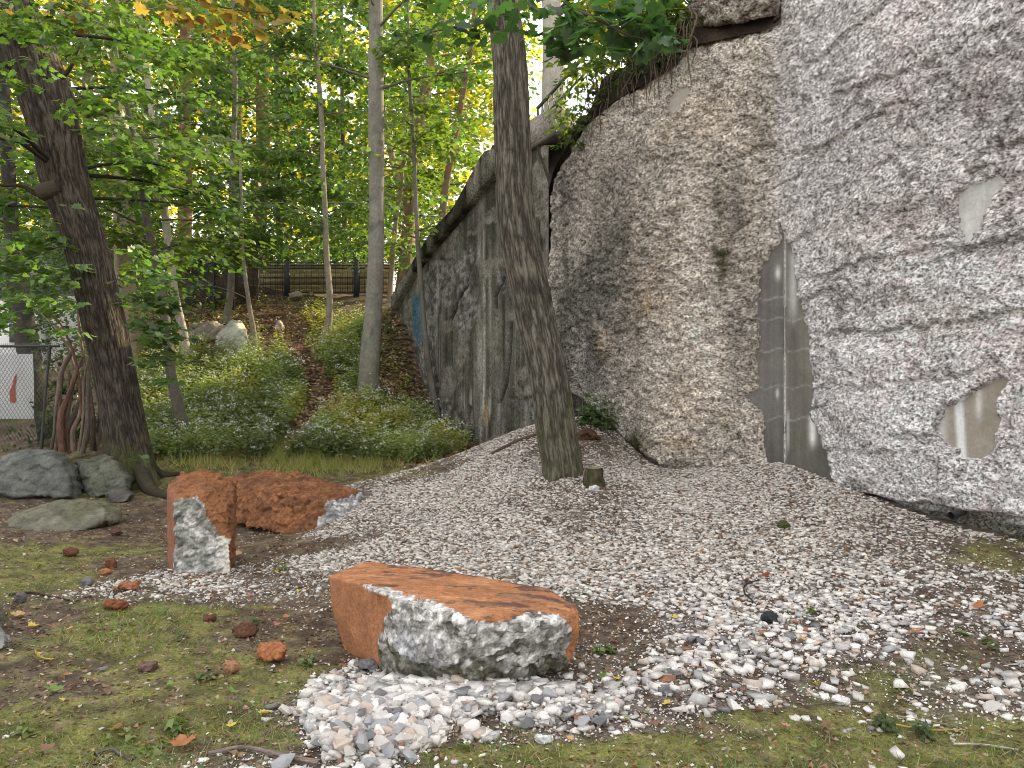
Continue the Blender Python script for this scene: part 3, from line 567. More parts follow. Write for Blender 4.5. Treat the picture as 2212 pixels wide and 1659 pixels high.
cw = lerp((.065, .06, .046), (.21, .20, .17), sstep(-.7, .9, stv*.8+nz_)); cw = blend(cw, lerp((.10, .098, .085), (.30, .29, .265), sstep(-.6, .7, fbm(YY*9, Z2*9, seed=111)+(rb-.5))), rg)
wh = sstep(.75, 1.1, stv)*sstep(400, 560, V1)*.35+.8*np.exp(-((U1-1035)/5)**2)*sstep(450, 560, V1)*sstep(860, 700, V1)*.5+.8*sstep(.2, .6, vn(YY*18, Z2*1.5, seed=112))*np.exp(-((V1-885)/45)**2)*np.exp(-((U1-1035)/40)**2)
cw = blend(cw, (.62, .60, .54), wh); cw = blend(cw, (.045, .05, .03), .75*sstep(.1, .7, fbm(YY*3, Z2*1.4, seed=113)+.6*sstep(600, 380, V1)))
ml = np.exp(-((U1-1168+10*vn(V1/30, V1*0, seed=114))/17)**2)*sstep(.0, .3, vn(U1/12, V1/22, seed=115)+.15)*(V1 < 560); cw = blend(cw, (.03, .033, .015), ml)
pil = (U1 > 1172)*1.0; cw = blend(cw, np.array((.24, .225, .20))*(1+.25*nz_[..., None]), pil*(1-ml)); Dw += .04*pil
pl_ = sstep(.12, .17, fbm(YY*1.6+7, Z2*2.2, seed=117, o=5))*(1-rg); cw = blend(cw, lerp((.17, .155, .13), (.33, .305, .26), sstep(-.5, .6, fbm(YY*8, Z2*8, seed=118))), .7*pl_)
blue = inpoly(U1, V1, [(890, 640), (912, 630), (916, 735), (900, 745), (890, 720)]); cw = blend(cw, (.07, .17, .24), blue*.8)
cw = blend(cw, (.40, .28, .13), .7*np.exp(-((U1-1050)/5)**2-((V1-895)/22)**2)); cw *= (1-.8*cr[..., None])
VW = np.stack([XX+n_[0]*Dw, YY+n_[1]*Dw, np.minimum(Z2, wtop)], -1); Fw = gridfaces(len(wy), len(wz))
kp = (Z2[:-1, :-1] < wtop[:-1, :-1]+.03).reshape(-1); Fw = Fw[kp]; us = np.zeros(VW.shape[0]*VW.shape[1], bool); us[Fw.ravel()] = True; rm = np.cumsum(us)-1
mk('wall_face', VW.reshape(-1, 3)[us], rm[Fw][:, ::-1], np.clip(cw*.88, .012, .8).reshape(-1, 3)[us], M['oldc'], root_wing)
# coping: cross section swept along the slope, in cast lengths
def copingpart(a, b):
    yy = np.linspace(a, b, max(3, int((b-a)/.06))); xx = .6-.55*(yy-12.2); zb = np.interp(yy, YW, WZ); zt = np.interp(yy, YW, WTZ)
    prof = [(-.14, 0), (-.14, .5), (-.14, 1), (-.139, 1.001), (.05, 1.0), (.28, 1), (.28, 0)]
    Vc_ = np.zeros((len(yy), len(prof), 3))
    for j, (o_, h_) in enumerate(prof):
        nn = .006*vn(yy*6, yy*0, seed=120)+.005*vn(yy*20, yy*0+j, seed=121)
        Vc_[:, j] = np.stack([xx-n_[0]*(o_+nn), yy-n_[1]*(o_+nn), zb+(zt-zb)*h_+nn], -1)
    nn = vn(yy*2.5, yy*0, seed=122)[:, None]+.6*vn(yy*9, yy*0, seed=123)[:, None]+.5*vn(Vc_[..., 1]*5, Vc_[..., 2]*6, seed=124)
    cc = lerp((.035, .034, .022), (.26, .245, .20), sstep(-.5, 1.0, nn+.15)); cc = blend(cc, (.10, .06, .03), .85*sstep(-.6, .2, vn(yy*3, yy*0, seed=125))[:, None]*(yy < 14.6)[:, None])
    v_ = Vc_.reshape(-1, 3); f_ = gridfaces(len(yy), len(prof), True)
    k0 = np.array([[0, 1, 2, 3], [0, 3, 4, 5], [0, 5, 6, 6]]); e = (len(yy)-1)*len(prof); caps = np.array([[0, 1, 2, 3], [3, 4, 5, 6], [0, 3, 6, 6]])[:2]
    return v_, np.concatenate([f_, caps, caps[:, ::-1]+e, [[0, 3, 6, 0]][:0]]) if False else np.concatenate([f_, caps, caps[:, ::-1]+e]), cc.reshape(-1, 3)
for a, b in ((13.0, 14.62), (14.63, 16.2), (16.21, 18.1)):
    v_, f_, c_ = copingpart(a, b); mk('coping', v_, f_, c_, M['rough'], root_wing, smooth=False)
# upright parapet block at the junction
b0 = P(1128, 246, 13.15); 
def roundbox(name, p0, p1, dpth, mat, parent, colr, seed):
    """block between two bottom-line points p0,p1 (x,y), z0..z1"""
    (xa, ya, za, zb_), (xc, yc) = p0, p1
    d = np.array([xc-xa, yc-ya]); L = np.hypot(*d); d /= L; nrm = np.array([d[1], -d[0]])
    pts = []
    for s_ in (0, L):
        for o_ in (0, dpth):
            for z_ in (za, zb_): pts.append((*(np.array([xa, ya])+d*s_+nrm*o_), z_))
    return rock(name, pts, .035, lambda V, N, u, v, r, r2, n: np.array(colr)*(1+.25*n+.15*(r2-.5))[:, None], seed=seed, amp=.004, low=.01, parent=parent, mat=M['smoothc'])
v_, f_ = boxm((.62, 12.80, 5.66), .50, .75, .50, [[.876, -.482, 0], [.482, .876, 0], [0, 0, 1]]); mk('parapet_block', v_, f_, (.27, .245, .215), M['oldc'], root_wing, smooth=False)
v_, f_ = boxm((.62, 12.45, 5.40), .42, .95, .07, [[.9, -.43, 0], [.43, .9, 0], [0, 0, 1]]); mk('painted_shadow_ledge', v_, f_, (.10, .09, .07), M['smoothc'], root_wing, smooth=False)  # added dark slab; its colour stands in for shade under the block

# ------------------------------------------------------------------ railing above the parapet
rl = empty('hand_railing', P(1160, 245, 12.8)); tag(rl, 'dark metal stair railing climbing behind the vines above the parapet', 'railing')
def bar(name, a, b, r, parent, col=(.03, .03, .032), n=8, mat='metal'):
    tv, tf, _, _ = tube([(*a, r), (*((np.array(a)+np.array(b))/2), r), (*b, r)], n, 3); return mk(name, tv, tf, col, M[mat], parent)
bar('top_rail', P(1160, 236, 12.8), P(1330, 48, 12.6), .028, rl); bar('bottom_rail', P(1165, 262, 12.8), P(1335, 85, 12.6), .018, rl)
for k in range(17):
    t_ = k/16; a = P(1162+168*t_, 238-190*t_, 12.8-.2*t_); b = P(1165+168*t_, 262-177*t_, 12.8-.2*t_)
    bar('baluster' if k % 8 else 'post', a, b+(0 if k % 8 else np.array([0, 0, -.25])), .008 if k % 8 else .02, rl, n=6)

# ------------------------------------------------------------------ the three sawn / painted boulders
OR = np.array((.38, .168, .080)); OR2 = np.array((.225, .102, .048)); OB = np.array((.17, .075, .042))
def grain(V, s=38, a=.5):
    f1, f2, r, t = wor3(V[:, 0]*s, V[:, 1]*s, V[:, 2]*s*1.3, 991); return (1+a*(r-.5)-.45*a*sstep(.22, .05, f2-f1))[:, None]
polyA = [(785,1262),(815,1268),(850,1275),(880,1283),(940,1300),(975,1315),(1000,1332),(1040,1345),(1085,1347),(1130,1328),(1180,1325),(1215,1338),(1235,1352),(1238,1375),(1222,1400),(1225,1520),(790,1520),(820,1432),(818,1385),(828,1345),(846,1318),(848,1300),(838,1290),(810,1284),(795,1278)]
def colA(V, N, u, v, r, r2, n):
    uu = u+7*fbm(u/14, v/14, seed=201); vv = v+9*fbm(u/12, v/12, seed=202)
    g = inpoly(uu, vv, polyA) & (V[:, 1] < 5.0); x, y, z = V.T
    o = OR*(1+.12*n)[:, None]; top = sstep(.55, .8, N[:, 2])
    flake = sstep(.10, .15, fbm(x*4.5+1.2, y*9, z*3, seed=203, o=6, g=.62)-.03+.16*(x > 0)+.16*n); o = blend(o, (.115, .07, .055), flake*top*.95); o = blend(o, (.24, .12, .075), .45*top*sstep(.05, .35, fbm(x*14, y*20, z*9, seed=206))); o = blend(o, (.62, .33, .17), .35*top*sstep(0, .5, fbm(x*5, y*12, z*5, seed=207)))
    sawn = sstep(.5, .8, -N[:, 0])*(u < 855); o = blend(o, np.array((.33, .15, .078))*(1+.08*n)[:, None], sawn)
    c = lerp((.13, .12, .10), (.66, .65, .63), sstep(-.75, .6, n*.8+(r2-.5)*1.5+.5*(z-.22)/.2)); c = blend(c, (.42, .44, .50), .5*sstep(.0, .5, fbm(x*5, y*5, z*5, seed=204))*(u < 960))
    c = blend(c, (.10, .10, .055), .7*sstep(.1, .45, fbm(x*4, y*4, z*4, seed=205)+.55*sstep(.24, .05, z)-.05))*grain(V, 42, .7)
    return np.where(g[:, None], c, o)
def ampA(V, N, u, v):
    g = inpoly(u, v, polyA); tip = sstep(1190, 1240, u)*.8; top = .10*sstep(.5, .8, N[:, 2])
    return np.where(g, 1.0-.45*(u < 900), np.maximum(tip, top+.03))
ptsA = [P(709,1245,4.74),P(790,1266,4.42),P(850,1292,4.24),P(1000,1338,3.98),P(1150,1338,3.98),P(1228,1345,4.1),P(1252,1362,4.25),P(1250,1312,4.42),P(1182,1270,4.70),P(960,1233,5.02),(-.98,5.25,.42),(-.9,5.2,-.03),
        P(715,1310,4.72),P(746,1408,4.74),P(822,1430,4.55),P(826,1452,4.38),P(870,1478,4.24),P(1000,1492,4.12),P(1120,1478,4.18),P(1222,1435,4.32),P(1254,1385,4.3),P(1210,1445,4.6),(.3,5.0,-.03),(.33,4.7,.1),(-.3,5.2,-.03)]
o = rock('sawn_boulder', ptsA, .0115, colA, ampA, flat=False, seed=11, amp=.016, sc_=9, low=.02, base=(-.25, 4.6, 0)); tag(o, 'big foreground boulder with flat orange top and rough pale grey broken side', 'boulder')
polyB = [(376,1092),(386,1080),(408,1078),(428,1072),(440,1090),(444,1115),(462,1138),(474,1158),(488,1160),(500,1170),(500,1260),(374,1260)]
def colB(V, N, u, v, r, r2, n):
    g = inpoly(u+3*vn(u/8, v/8, seed=211), v+3*vn(u/8, v/8, seed=212), polyB) & (N[:, 1] < -.3); x, y, z = V.T
    o = OR2*1.1*(1+.2*n+.25*(r2-.5))[:, None]; o = blend(o, OB, .6*sstep(0, .4, fbm(x*7, y*7, z*7, seed=213))); o = blend(o, np.array((.26, .12, .075)), sstep(.4, .8, -N[:, 0]))
    c = lerp((.17, .175, .15), (.56, .555, .52), sstep(-.6, .5, n+(r2-.5)*.7+.1))*grain(V, 36, .5); c = blend(c, (.085, .10, .07), .6*sstep(.15, .55, fbm(x*5, y*5, z*4, seed=214)+.45*sstep(1150, 1090, v)-.1))
    c = blend(c, (.70, .66, .60), .85*sstep(474, 486, u)*sstep(1150, 1165, v)); return np.where(g[:, None], c, o)
ptsB = [P(376,1246,6.62),P(494,1248,6.6),P(361,1222,7.0),P(500,1222,7.1),P(360,1060,6.98),P(376,1090,6.62),P(362,1046,7.0),P(392,1022,6.98),P(430,1013,6.98),P(466,1022,7.05),P(482,1052,6.95),P(498,1110,6.9),P(384,1074,6.64),P(432,1066,6.64),P(492,1125,6.62),P(497,1160,6.62),
        (-2.85, 7.25, -.05), (-2.55, 7.25, -.05), (-2.8, 7.25, .75), (-2.55, 7.3, .7)]
o = rock('standing_boulder', ptsB, .0125, colB, lambda V, N, u, v: np.where((N[:, 0] < -.6), .1, .9), flat=False, seed=23, amp=.016, sc_=10, low=.02, base=(-2.6, 6.85, 0)); tag(o, 'upright slab-like boulder with orange cap and mottled grey face', 'boulder')
polyC = [(790,1050),(775,1068),(740,1075),(708,1083),(700,1096),(706,1106),(690,1120),(684,1130),(690,1142),(688,1175),(800,1175)]
def colC(V, N, u, v, r, r2, n):
    g = inpoly(u+4*vn(u/8, v/8, seed=221), v+4*vn(u/8, v/8, seed=222), polyC); x, y, z = V.T
    o = OR2*(1+.3*n+.5*(r2-.5))[:, None]; o = blend(o, OB*.8, .8*sstep(-.05, .3, fbm(x*3, y*7, z*9, seed=223)))
    c = lerp((.30, .30, .31), (.66, .66, .66), sstep(-.5, .5, n+(r2-.5)))*grain(V, 30, .5); return np.where(g[:, None], c, o)
ptsC = [P(470,1060,9.7),P(482,1036,9.9),P(560,1018,9.95),P(642,1021,9.7),P(702,1040,9.3),P(776,1062,8.9),P(774,1100,8.65),P(765,1150,8.5),P(690,1158,8.3),P(655,1164,8.25),P(600,1152,8.5),P(540,1136,8.9),P(490,1125,9.2),P(470,1110,9.5),P(700,1085,8.4),P(600,1060,8.75),(-1.7,9.9,0),(-3.4,10.4,0),(-3.6,10.2,.3)]
o = rock('lying_boulder', ptsC, .015, colC, flat=False, seed=31, amp=.019, sc_=9, low=.015, base=(-2.7, 9.2, 0)); tag(o, 'long flaky orange brown boulder with a pale grey end lying behind the upright one', 'boulder')

def outl(poly, Y, dep, slant=0.0):
    """closed solid: front outline at Y, two more rings behind it"""
    pts = []; cu = np.mean([p[0] for p in poly]); cv = np.mean([p[1] for p in poly]); vb = max(p[1] for p in poly); vt = min(p[1] for p in poly)
    for (u, v) in poly:
        s = slant*(vb-v)/(vb-vt)
        pts += [P(u+(cu-u)*.28, v+(cv-v)*.22, Y+s-dep*.12), P(u, v, Y+s+dep*.25)]
        q = P(u+(cu-u)*.25, v, Y+s+dep); pts.append(q)
    return pts
def grey(c0, c1, mossy=0.0, light_=None):
    def f(V, N, u, v, r, r2, n):
        x, y, z = V.T; c = lerp(c0, c1, sstep(-.6, .7, n+.4*fbm(x*14, y*14, z*14, seed=231)+.2*(r2-.5)))
        c = c*(1+.12*fbm(x*30, y*30, z*30, seed=234))[:, None]
        if mossy: c = blend(c, (.09, .095, .035), mossy*sstep(-.05, .35, fbm(x*3, y*3, z*3, seed=232)+.25*(N[:, 2]-.4)))
        if light_: c = blend(c, light_, .7*sstep(.1, .4, fbm(x*2+3, y*2, z*2, seed=233)))
        return c
    return f
RK = [
 ('dark_boulder', [(-25,1010),(10,985),(60,972),(115,974),(150,990),(172,1030),(180,1070),(178,1084),(90,1080),(10,1082),(-30,1075)], 10.35, .9, .15, grey((.075,.08,.073), (.165,.17,.155)), 'large smooth dark grey boulder at the left, below the bundle of dead stems', .014),
 ('dark_boulder', [(165,1000),(200,990),(245,980),(270,1000),(288,1035),(282,1062),(265,1078),(200,1082),(180,1060),(172,1030)], 10.45, .8, .2, grey((.065,.07,.06), (.155,.16,.14), .3), 'angular grey boulder between the large dark one and the big tree', .02),
 ('small_rock', [(226,1068),(245,1055),(275,1052),(292,1070),(280,1088),(240,1092)], 10.15, .3, .05, grey((.07,.068,.06), (.13,.128,.11)), 'small grey rock in front of the angular boulder', .012),
 ('flat_boulder', [(-10,1142),(25,1115),(75,1098),(125,1086),(180,1078),(228,1086),(262,1102),(256,1126),(205,1152),(100,1164),(15,1156)], 8.75, .75, .5, grey((.10,.097,.072), (.20,.19,.145), .35), 'low flat olive grey boulder lying in front of the dark boulders', .014),
 ('edge_boulder', [(-60,1310),(0,1300),(14,1330),(20,1362),(4,1372),(-60,1380)], 5.15, .4, .1, grey((.10,.11,.09), (.19,.19,.155), .3), 'mossy grey boulder cut by the left edge, upper of two', .01),
 ('edge_boulder', [(-60,1350),(0,1356),(20,1375),(22,1400),(4,1412),(-60,1420)], 4.7, .3, .1, grey((.15,.16,.15), (.27,.28,.26)), 'pale grey boulder cut by the left edge, lower of two', .01),
 ('white_rock', [(456,760),(470,722),(497,695),(520,693),(535,715),(540,758),(538,790),(500,805),(460,795)], 17.2, .9, .5, grey((.26,.26,.22), (.47,.47,.41), .25), 'big pale angular rock among the white flowered weeds on the bank', .02),
 ('ledge_rock', [(395,722),(415,700),(470,697),(500,712),(480,735),(440,742),(398,740)], 18.6, .8, .3, grey((.17,.15,.11), (.34,.31,.24)), 'brown grey ledge rock between the two slanting saplings on the bank', .03),
 ('bank_rock', [(592,720),(598,695),(606,692),(614,710),(620,728),(604,738)], 20.0, .3, .1, grey((.30,.26,.21), (.50,.46,.40)), 'tan rock beside the dirt path on the bank', .02),
 ('bank_rock', [(655,640),(652,632),(640,628),(622,634),(628,646)][::-1], 23.2, .3, .1, grey((.26,.22,.18), (.42,.38,.33)), 'tan rock at the foot of the plank fence', .02),
 ('mesh_rock', [(425,610),(445,603),(462,612),(455,628),(438,632),(428,622)], 22.3, .3, .1, grey((.16,.14,.10), (.28,.25,.2)), 'flat rock showing behind the black mesh fence', .02),
]
for nm, poly, Yk, dep, sl_, cf, lab, am in RK:
    o = rock(nm, outl(poly, Yk, dep, sl_), max(.016, Yk*.0019), cf, seed=int(poly[0][0])+400, amp=am, sc_=4.5, low=.04, mat=M['slab']); tag(o, lab, 'boulder' if 'boulder' in nm else 'rock')

# reddish lumps lying on the moss
LUMP = [((248,1312,28,16), (.20,.075,.04), 'squared reddish brown stone on the moss left of centre'), ((524,1368,31,17), (.11,.055,.033), 'dark brown oval stone between the leaf and the orange lump'), ((585,1422,34,28), (.34,.14,.065), 'bumpy orange lump beside the sawn boulder'),
        ((497,1450,20,17), (.30,.16,.09), 'small round orange brown stone left of the bumpy lump'), ((318,1448,28,12), (.16,.10,.085), 'flat purplish brown stone with raised edges on the moss'), ((150,1198,18,11), (.13,.06,.04), 'small dark red stone nearest the flat boulder'),
        ((238,1222,14,13), (.15,.065,.04), 'small upright red brown stone'), ((226,1240,14,8), (.35,.15,.07), 'small orange stone below the upright red one'), ((275,1270,30,10), (.30,.13,.07), 'flat orange earth clod beside the tan leaf'), ((450,1340,20,8), (.14,.06,.035), 'flat dark red fragment near the weeds'),
        ((185,1262,16,10), (.16,.16,.17), 'small smooth grey stone in the moss'), ((40,1300,16,14), (.13,.12,.12), 'brown grey stone by the left edge boulder'), ((1665,1340,20,13), (.045,.048,.05), 'single black stone on the white gravel'), ((1285,1060,14,8), (.62,.62,.64), 'white stone at the foot of the stump'),
        ((1695,1138,15,11), (.075,.085,.03), 'moss covered stone on the gravel slope'), ((790,1446,30,12), (.17,.17,.18), 'flat dark grey slate touching the sawn boulder'), ((1440,1500,24,11), (.20,.20,.215), 'dark grey stone in the front gravel'), ((1192,1052+105,16,7), (.70,.69,.68), 'long white chip on the slope'),
        ((250,1155,14,9), (.12,.07,.05), 'dark stone beside the flat boulder'), ((1818,1525,22,12), (.74,.73,.72), 'white stone in the mossy gravel'), ((1862,1385,20,12), (.72,.70,.69), 'large white stone at the gravel edge'), ((1175,1610,22,13), (.62,.62,.64), 'pale double stone near the bottom edge')]
for k, ((u, v, wu_, hv), c, lab) in enumerate(LUMP):
    g = G(u, v+hv*.6)[0]; Yk = g[1]; rx = wu_/F*Yk; rz_ = hv/F*Yk; pts = []
    for q in range(26):
        d = RS.normal(size=3); d /= np.linalg.norm(d); m_ = RS.uniform(.85, 1.1); pts.append(g+np.array([d[0]*rx*m_, d[1]*rx*.75*m_+rx*.3, d[2]*rz_*m_+rz_*.75]))
    o = rock('loose_stone', pts, max(.006, rx*.085), (lambda cc: lambda V, N, u, v, r, r2, n: np.array(cc)*(1+.25*n+.3*(r2-.5))[:, None])(c), seed=500+k, amp=rx*.07, sc_=2.2/rx, low=rx*.1, base=g); tag(o, lab, 'stone')

# ------------------------------------------------------------------ leaves
def _fan(out, cup):
    out = np.array(out, float); V = np.zeros((len(out)+1, 3)); V[1:, :2] = out; V[0, :2] = (.42, 0); V[1:, 2] = cup*np.abs(out[:, 1])-.25*cup*(out[:, 0]-.4)**2*4
    n = len(out); Fc = np.array([[0, 1+i, 1+(i+1) % n] for i in range(n)]); return V, Fc
_h1 = [(0, 0), (.10, .34), (-.02, .46), (.24, .44), (.30, .62), (.44, .42), (.60, .46), (.62, .22), (.78, .20), (1.0, 0)]
MAPLE = _fan(_h1+[(x, -y) for x, y in _h1[-2:0:-1]], -.16)
MID = _fan([(0, 0), (.02, .42), (.30, .34), (.42, .52), (.62, .22), (1, 0), (.62, -.22), (.42, -.52), (.30, -.34), (.02, -.42)], -.18)
FAR = (np.array([(0, 0, 0), (.25, .46, -.05), (1, 0, -.12), (.25, -.46, -.05)], float), np.array([[0, 1, 2], [0, 2, 3]]))
STAR = (np.array([(0, 0, 0), (.12, .46, -.06), (.42, .20, 0), (.55, .48, -.08), (1, 0, -.12), (.55, -.48, -.08), (.42, -.20, 0), (.12, -.46, -.06)], float), np.array([[0, 2, 1], [2, 4, 3], [0, 6, 2], [2, 6, 4], [6, 5, 4], [0, 7, 6]]))
OVATE = (np.array([(0, 0, 0), (.35, .28, -.04), (1, 0, -.10), (.35, -.28, -.04), (.5, 0, .02)], float), np.array([[0, 4, 1], [1, 4, 2], [0, 3, 4], [3, 2, 4]]))
def frames(d, n):
    d = d/np.maximum(np.linalg.norm(d, axis=1), 1e-6)[:, None]; n = n-(n*d).sum(1)[:, None]*d; n /= np.maximum(np.linalg.norm(n, axis=1), 1e-6)[:, None]
    return np.stack([d, np.cross(n, d), n], 2)
def leafarr(tpl, pos, d, n, size, col):
    V, Fc = tpl; Rm = frames(d, n); W = np.einsum('nij,kj->nki', Rm, V)*size[:, None, None]+pos[:, None]
    k = len(V); Fa = (Fc[None]+(np.arange(len(pos))*k)[:, None, None]).reshape(-1, Fc.shape[1]); return W.reshape(-1, 3), Fa, np.repeat(col, k, axis=0)
GAPS = [(382, 455, 30, 55), (432, 475, 15, 55), (1152, 150, 26, 100), (1170, 190, 30, 60), (700, 190, 18, 40), (612, 125, 14, 34), (462, 350, 14, 20), (848, 340, 26, 28), (940, 340, 22, 26), (835, 50, 14, 24), (60, 40, 10, 10), (848, 480, 14, 40), (1150, 60, 14, 40)]
def okspray(c, free=False):
    u, v = UV(c); Y = c[1]
    if Y < 2: return False
    for a, b, p, q in GAPS:
        if ((u-a)/p)**2+((v-b)/q)**2 < 1: return False
    if free: return True
    if u > 850 and v > np.interp(u, [850, 911, 1002, 1067, 1140, 2400], [640, 560, 440, 320, 235, -400]) - 12: return False
    if u > 1140: return False
    if Y < 16 and abs(u-813) < 42 and RS.rand() < .85: return False
    if Y < 11 and abs(u-np.interp(v, [0, 400, 1000], [60, 150, 300])) < 75 and v > 150 and RS.rand() < .85: return False
    if Y > 9.2 and False: return False
    if 575 < v < 1100 and 430 < u < 860 and RS.rand() < .93: return False
    if v > 660 and u > 420: return False
    if v > 560 and 545 < u < 870: return False
    if v > 860: return False
    return True
def spray(c, d, R, N, size, base, sun=.0):
    """flat drooping plate of leaves around c, spreading along horizontal direction d"""
    d = np.array([d[0], d[1], 0.]); d /= max(np.linalg.norm(d), 1e-6); s = np.array([-d[1], d[0], 0])
    r = np.sqrt(RS.rand(N)); ph = RS.uniform(-np.pi, np.pi, N); tilt = RS.normal(0, .16, 2)
    ox = r*np.cos(ph); oy = r*np.sin(ph); pos = np.array(c)+R*(ox[:, None]*d+.75*oy[:, None]*s)
    pos[:, 2] += R*(ox*tilt[0]+oy*tilt[1])-.28*R*r*r+RS.normal(0, .09*R, N)
    pd = ox[:, None]*d+oy[:, None]*s+RS.normal(0, .45, (N, 3))*[1, 1, .3]; pd[:, 2] -= .35
    N_ = N; n = RS.normal(0, .30, (N, 3)); n[:, 2] += 1; n += .25*d
    b = np.array(base)*(1+RS.normal(0, .10)); c_ = b*(1+RS.normal(0, .16, (N, 1)))*(1+RS.normal(0, .05, (N, 3)))
    return pos, pd, n, size*RS.uniform(.65, 1.2, N), np.clip(c_, .005, .9)
GREEN = np.array((.070, .125, .036)); LIME = np.array((.125, .18, .038)); DEEP = np.array((.034, .072, .026)); YEL = np.array((.30, .27, .035)); ORG = np.array((.27, .155, .06))

# ------------------------------------------------------------------ trees
def tree(name, label, pts, Y, col, mat='barkfine', nseg=10, ring=40, ext=3.0, flare=.4, furrow=0, br=8, zr=(2, 8), blen=(1.0, 2.4), sp=(3, 24, .45, .10), base=GREEN, tpl=FAR, cat='tree', group=None, leafkids=0, mossy=.0, az=None, on=None, lean=0.0):
    path = []
    p0 = P(pts[0][0], pts[0][1], Y); gz0 = float(hz(p0[0], p0[1])) if on is None else on
    for i, (u, v, w_) in enumerate(pts):
        p = P(u, v, Y+lean*i/len(pts)); path.append([*p, w_/2*Y/F])
    if path[0][2] > gz0-.1:
        a = np.array(path[0]); a[2] = gz0-.2; a[3] *= 1.12; path.insert(0, list(a))
    else: path[0][2] = gz0-.2
    a, b = np.array(path[-2]), np.array(path[-1]); dr = (b-a)[:3]; dr = dr/np.linalg.norm(dr)
    if ext: path.append([*(b[:3]+(dr*.6+np.array([0, 0, .4]))*ext), b[3]*.55])
    root = empty(name, (p0[0], p0[1], gz0)); tag(root, label, cat, group)
    sd_ = int(abs(pts[0][0]*7+pts[0][1])) % 1000
    L = sum(np.linalg.norm(np.array(path[i+1][:3])-np.array(path[i][:3])) for i in range(len(path)-1))
    V, Fq, uv, t = tube(path, nseg, ring, rough=.05 if nseg < 60 else .035, rf=1.6, seed=sd_, flare=flare, lobes=4, flare_h=max(.12, path[0][3]*1.1), furrow=furrow, ff=44)
    c = np.tile(np.array(col, float), (len(V), 1)); nn = fbm(V[:, 0]*3, V[:, 1]*3, V[:, 2]*1.2, sd_); n3_ = fbm(V[:, 0]*12, V[:, 1]*12, V[:, 2]*9, sd_+1)
    c = c*(1+(.12 if furrow else .28)*nn+.12*n3_)[:, None]
    if furrow: c = c*np.clip(1.35-1.5*tube.fd, .3, 2.1)[:, None]
    if mossy: c = blend(c, (.075, .085, .03), mossy*sstep(-.3, .3, nn+.8*n3_+.9-t*1.1)*.8)
    c = blend(c, np.array(col)*.45, .6*sstep(.34, .5, fbm(V[:, 0]*4, V[:, 1]*4, V[:, 2]*3, sd_+2)))
    mk('trunk', V, Fq, np.clip(c, .01, .9), M[mat], root, uv=uv)
    Cp, tt_ = catmull([q[:4] for q in path], 60); acc = []
    for k in range(br):
        z = RS.uniform(*zr); i = int(np.argmin(np.abs(Cp[:, 2]-z))); s_ = Cp[i]
        a_ = RS.uniform(0, 2*np.pi) if az is None else RS.uniform(*az)
        d = np.array([np.cos(a_), np.sin(a_), 0]); Lb = RS.uniform(*blen); up = RS.uniform(.05, .45)
        q = [s_[:3], s_[:3]+d*Lb*.35+[0, 0, up*Lb*.35], s_[:3]+d*Lb*.7+[RS.normal(0, .05), RS.normal(0, .05), up*Lb*.5], s_[:3]+d*Lb+[RS.normal(0, .1), RS.normal(0, .1), up*Lb*.38]]
        r0 = max(.008, min(s_[3]*.35, .012*Lb+.006)); pb = [(*q[j], r0*(1-.28*j)) for j in range(4)]
        sps = []
        for m_ in range(sp[0]):
            f = .35+.65*(m_+.7)/sp[0]; x = f*3; j = min(2, int(x)); cpt = q[j]*(1-(x-j))+q[j+1]*(x-j)+np.array([RS.normal(0, .16), RS.normal(0, .16), RS.normal(0, .05)])*min(1, Lb/1.5)
            if okspray(cpt): sps.append(spray(cpt, d, sp[2]*RS.uniform(.7, 1.25), sp[1], sp[3], base))
        if sps:
            tv, tf, tuv, _ = tube(pb, 6, 8, rough=.05, rf=4, seed=k); mk('branch', tv, tf, np.array(col)*.7, M['barkfine'], root, uv=tuv); acc += sps
    return root, acc, Cp
def crown(root, acc, tpl, kids=0, name='crown', mat='leaf'):
    if not acc: return
    pos, pd, n, sz_, c = [np.concatenate([a[i] for a in acc]) for i in range(5)]
    if kids:
        u, v = UV(pos); inf = (u > 0) & (u < 2212) & (v > 0) & (v < 1659); app = np.where(inf, sz_/pos[:, 1], 0); idx = np.argsort(-app)[:kids]
        kidset(root, tpl, pos[idx], pd[idx], n[idx], sz_[idx], c[idx], mat)
        m_ = np.ones(len(pos), bool); m_[idx] = False; pos, pd, n, sz_, c = pos[m_], pd[m_], n[m_], sz_[m_], c[m_]
        if not len(pos): return
    V, Fc, cc = leafarr(tpl, pos, pd, n, sz_, c); o = mk(name, V, Fc, cc, M[mat], root, smooth=False); o['kind'] = 'stuff'; return o
_kid = {}
def kidset(root, tpl, pos, pd, n, sz_, c, mat, name='leaf'):
    w_ = np.array(wloc(root)) if root else 0
    for i in range(len(pos)):
        q = tuple(np.round(np.log(np.maximum(c[i], .01))*5).astype(int)); key = (id(tpl), q, mat)
        if key not in _kid: _kid[key] = mkmesh('leaf', tpl[0], tpl[1], c[i], M[mat], False)
        o = bpy.data.objects.new(name, _kid[key]); C.objects.link(o); Rm = frames(pd[i:i+1], n[i:i+1])[0]*sz_[i]
        m = Matrix(np.vstack([np.hstack([Rm, (pos[i]-w_)[:, None]]), [0, 0, 0, 1]]).tolist())
        if root: o.parent = root
        o.matrix_basis = m
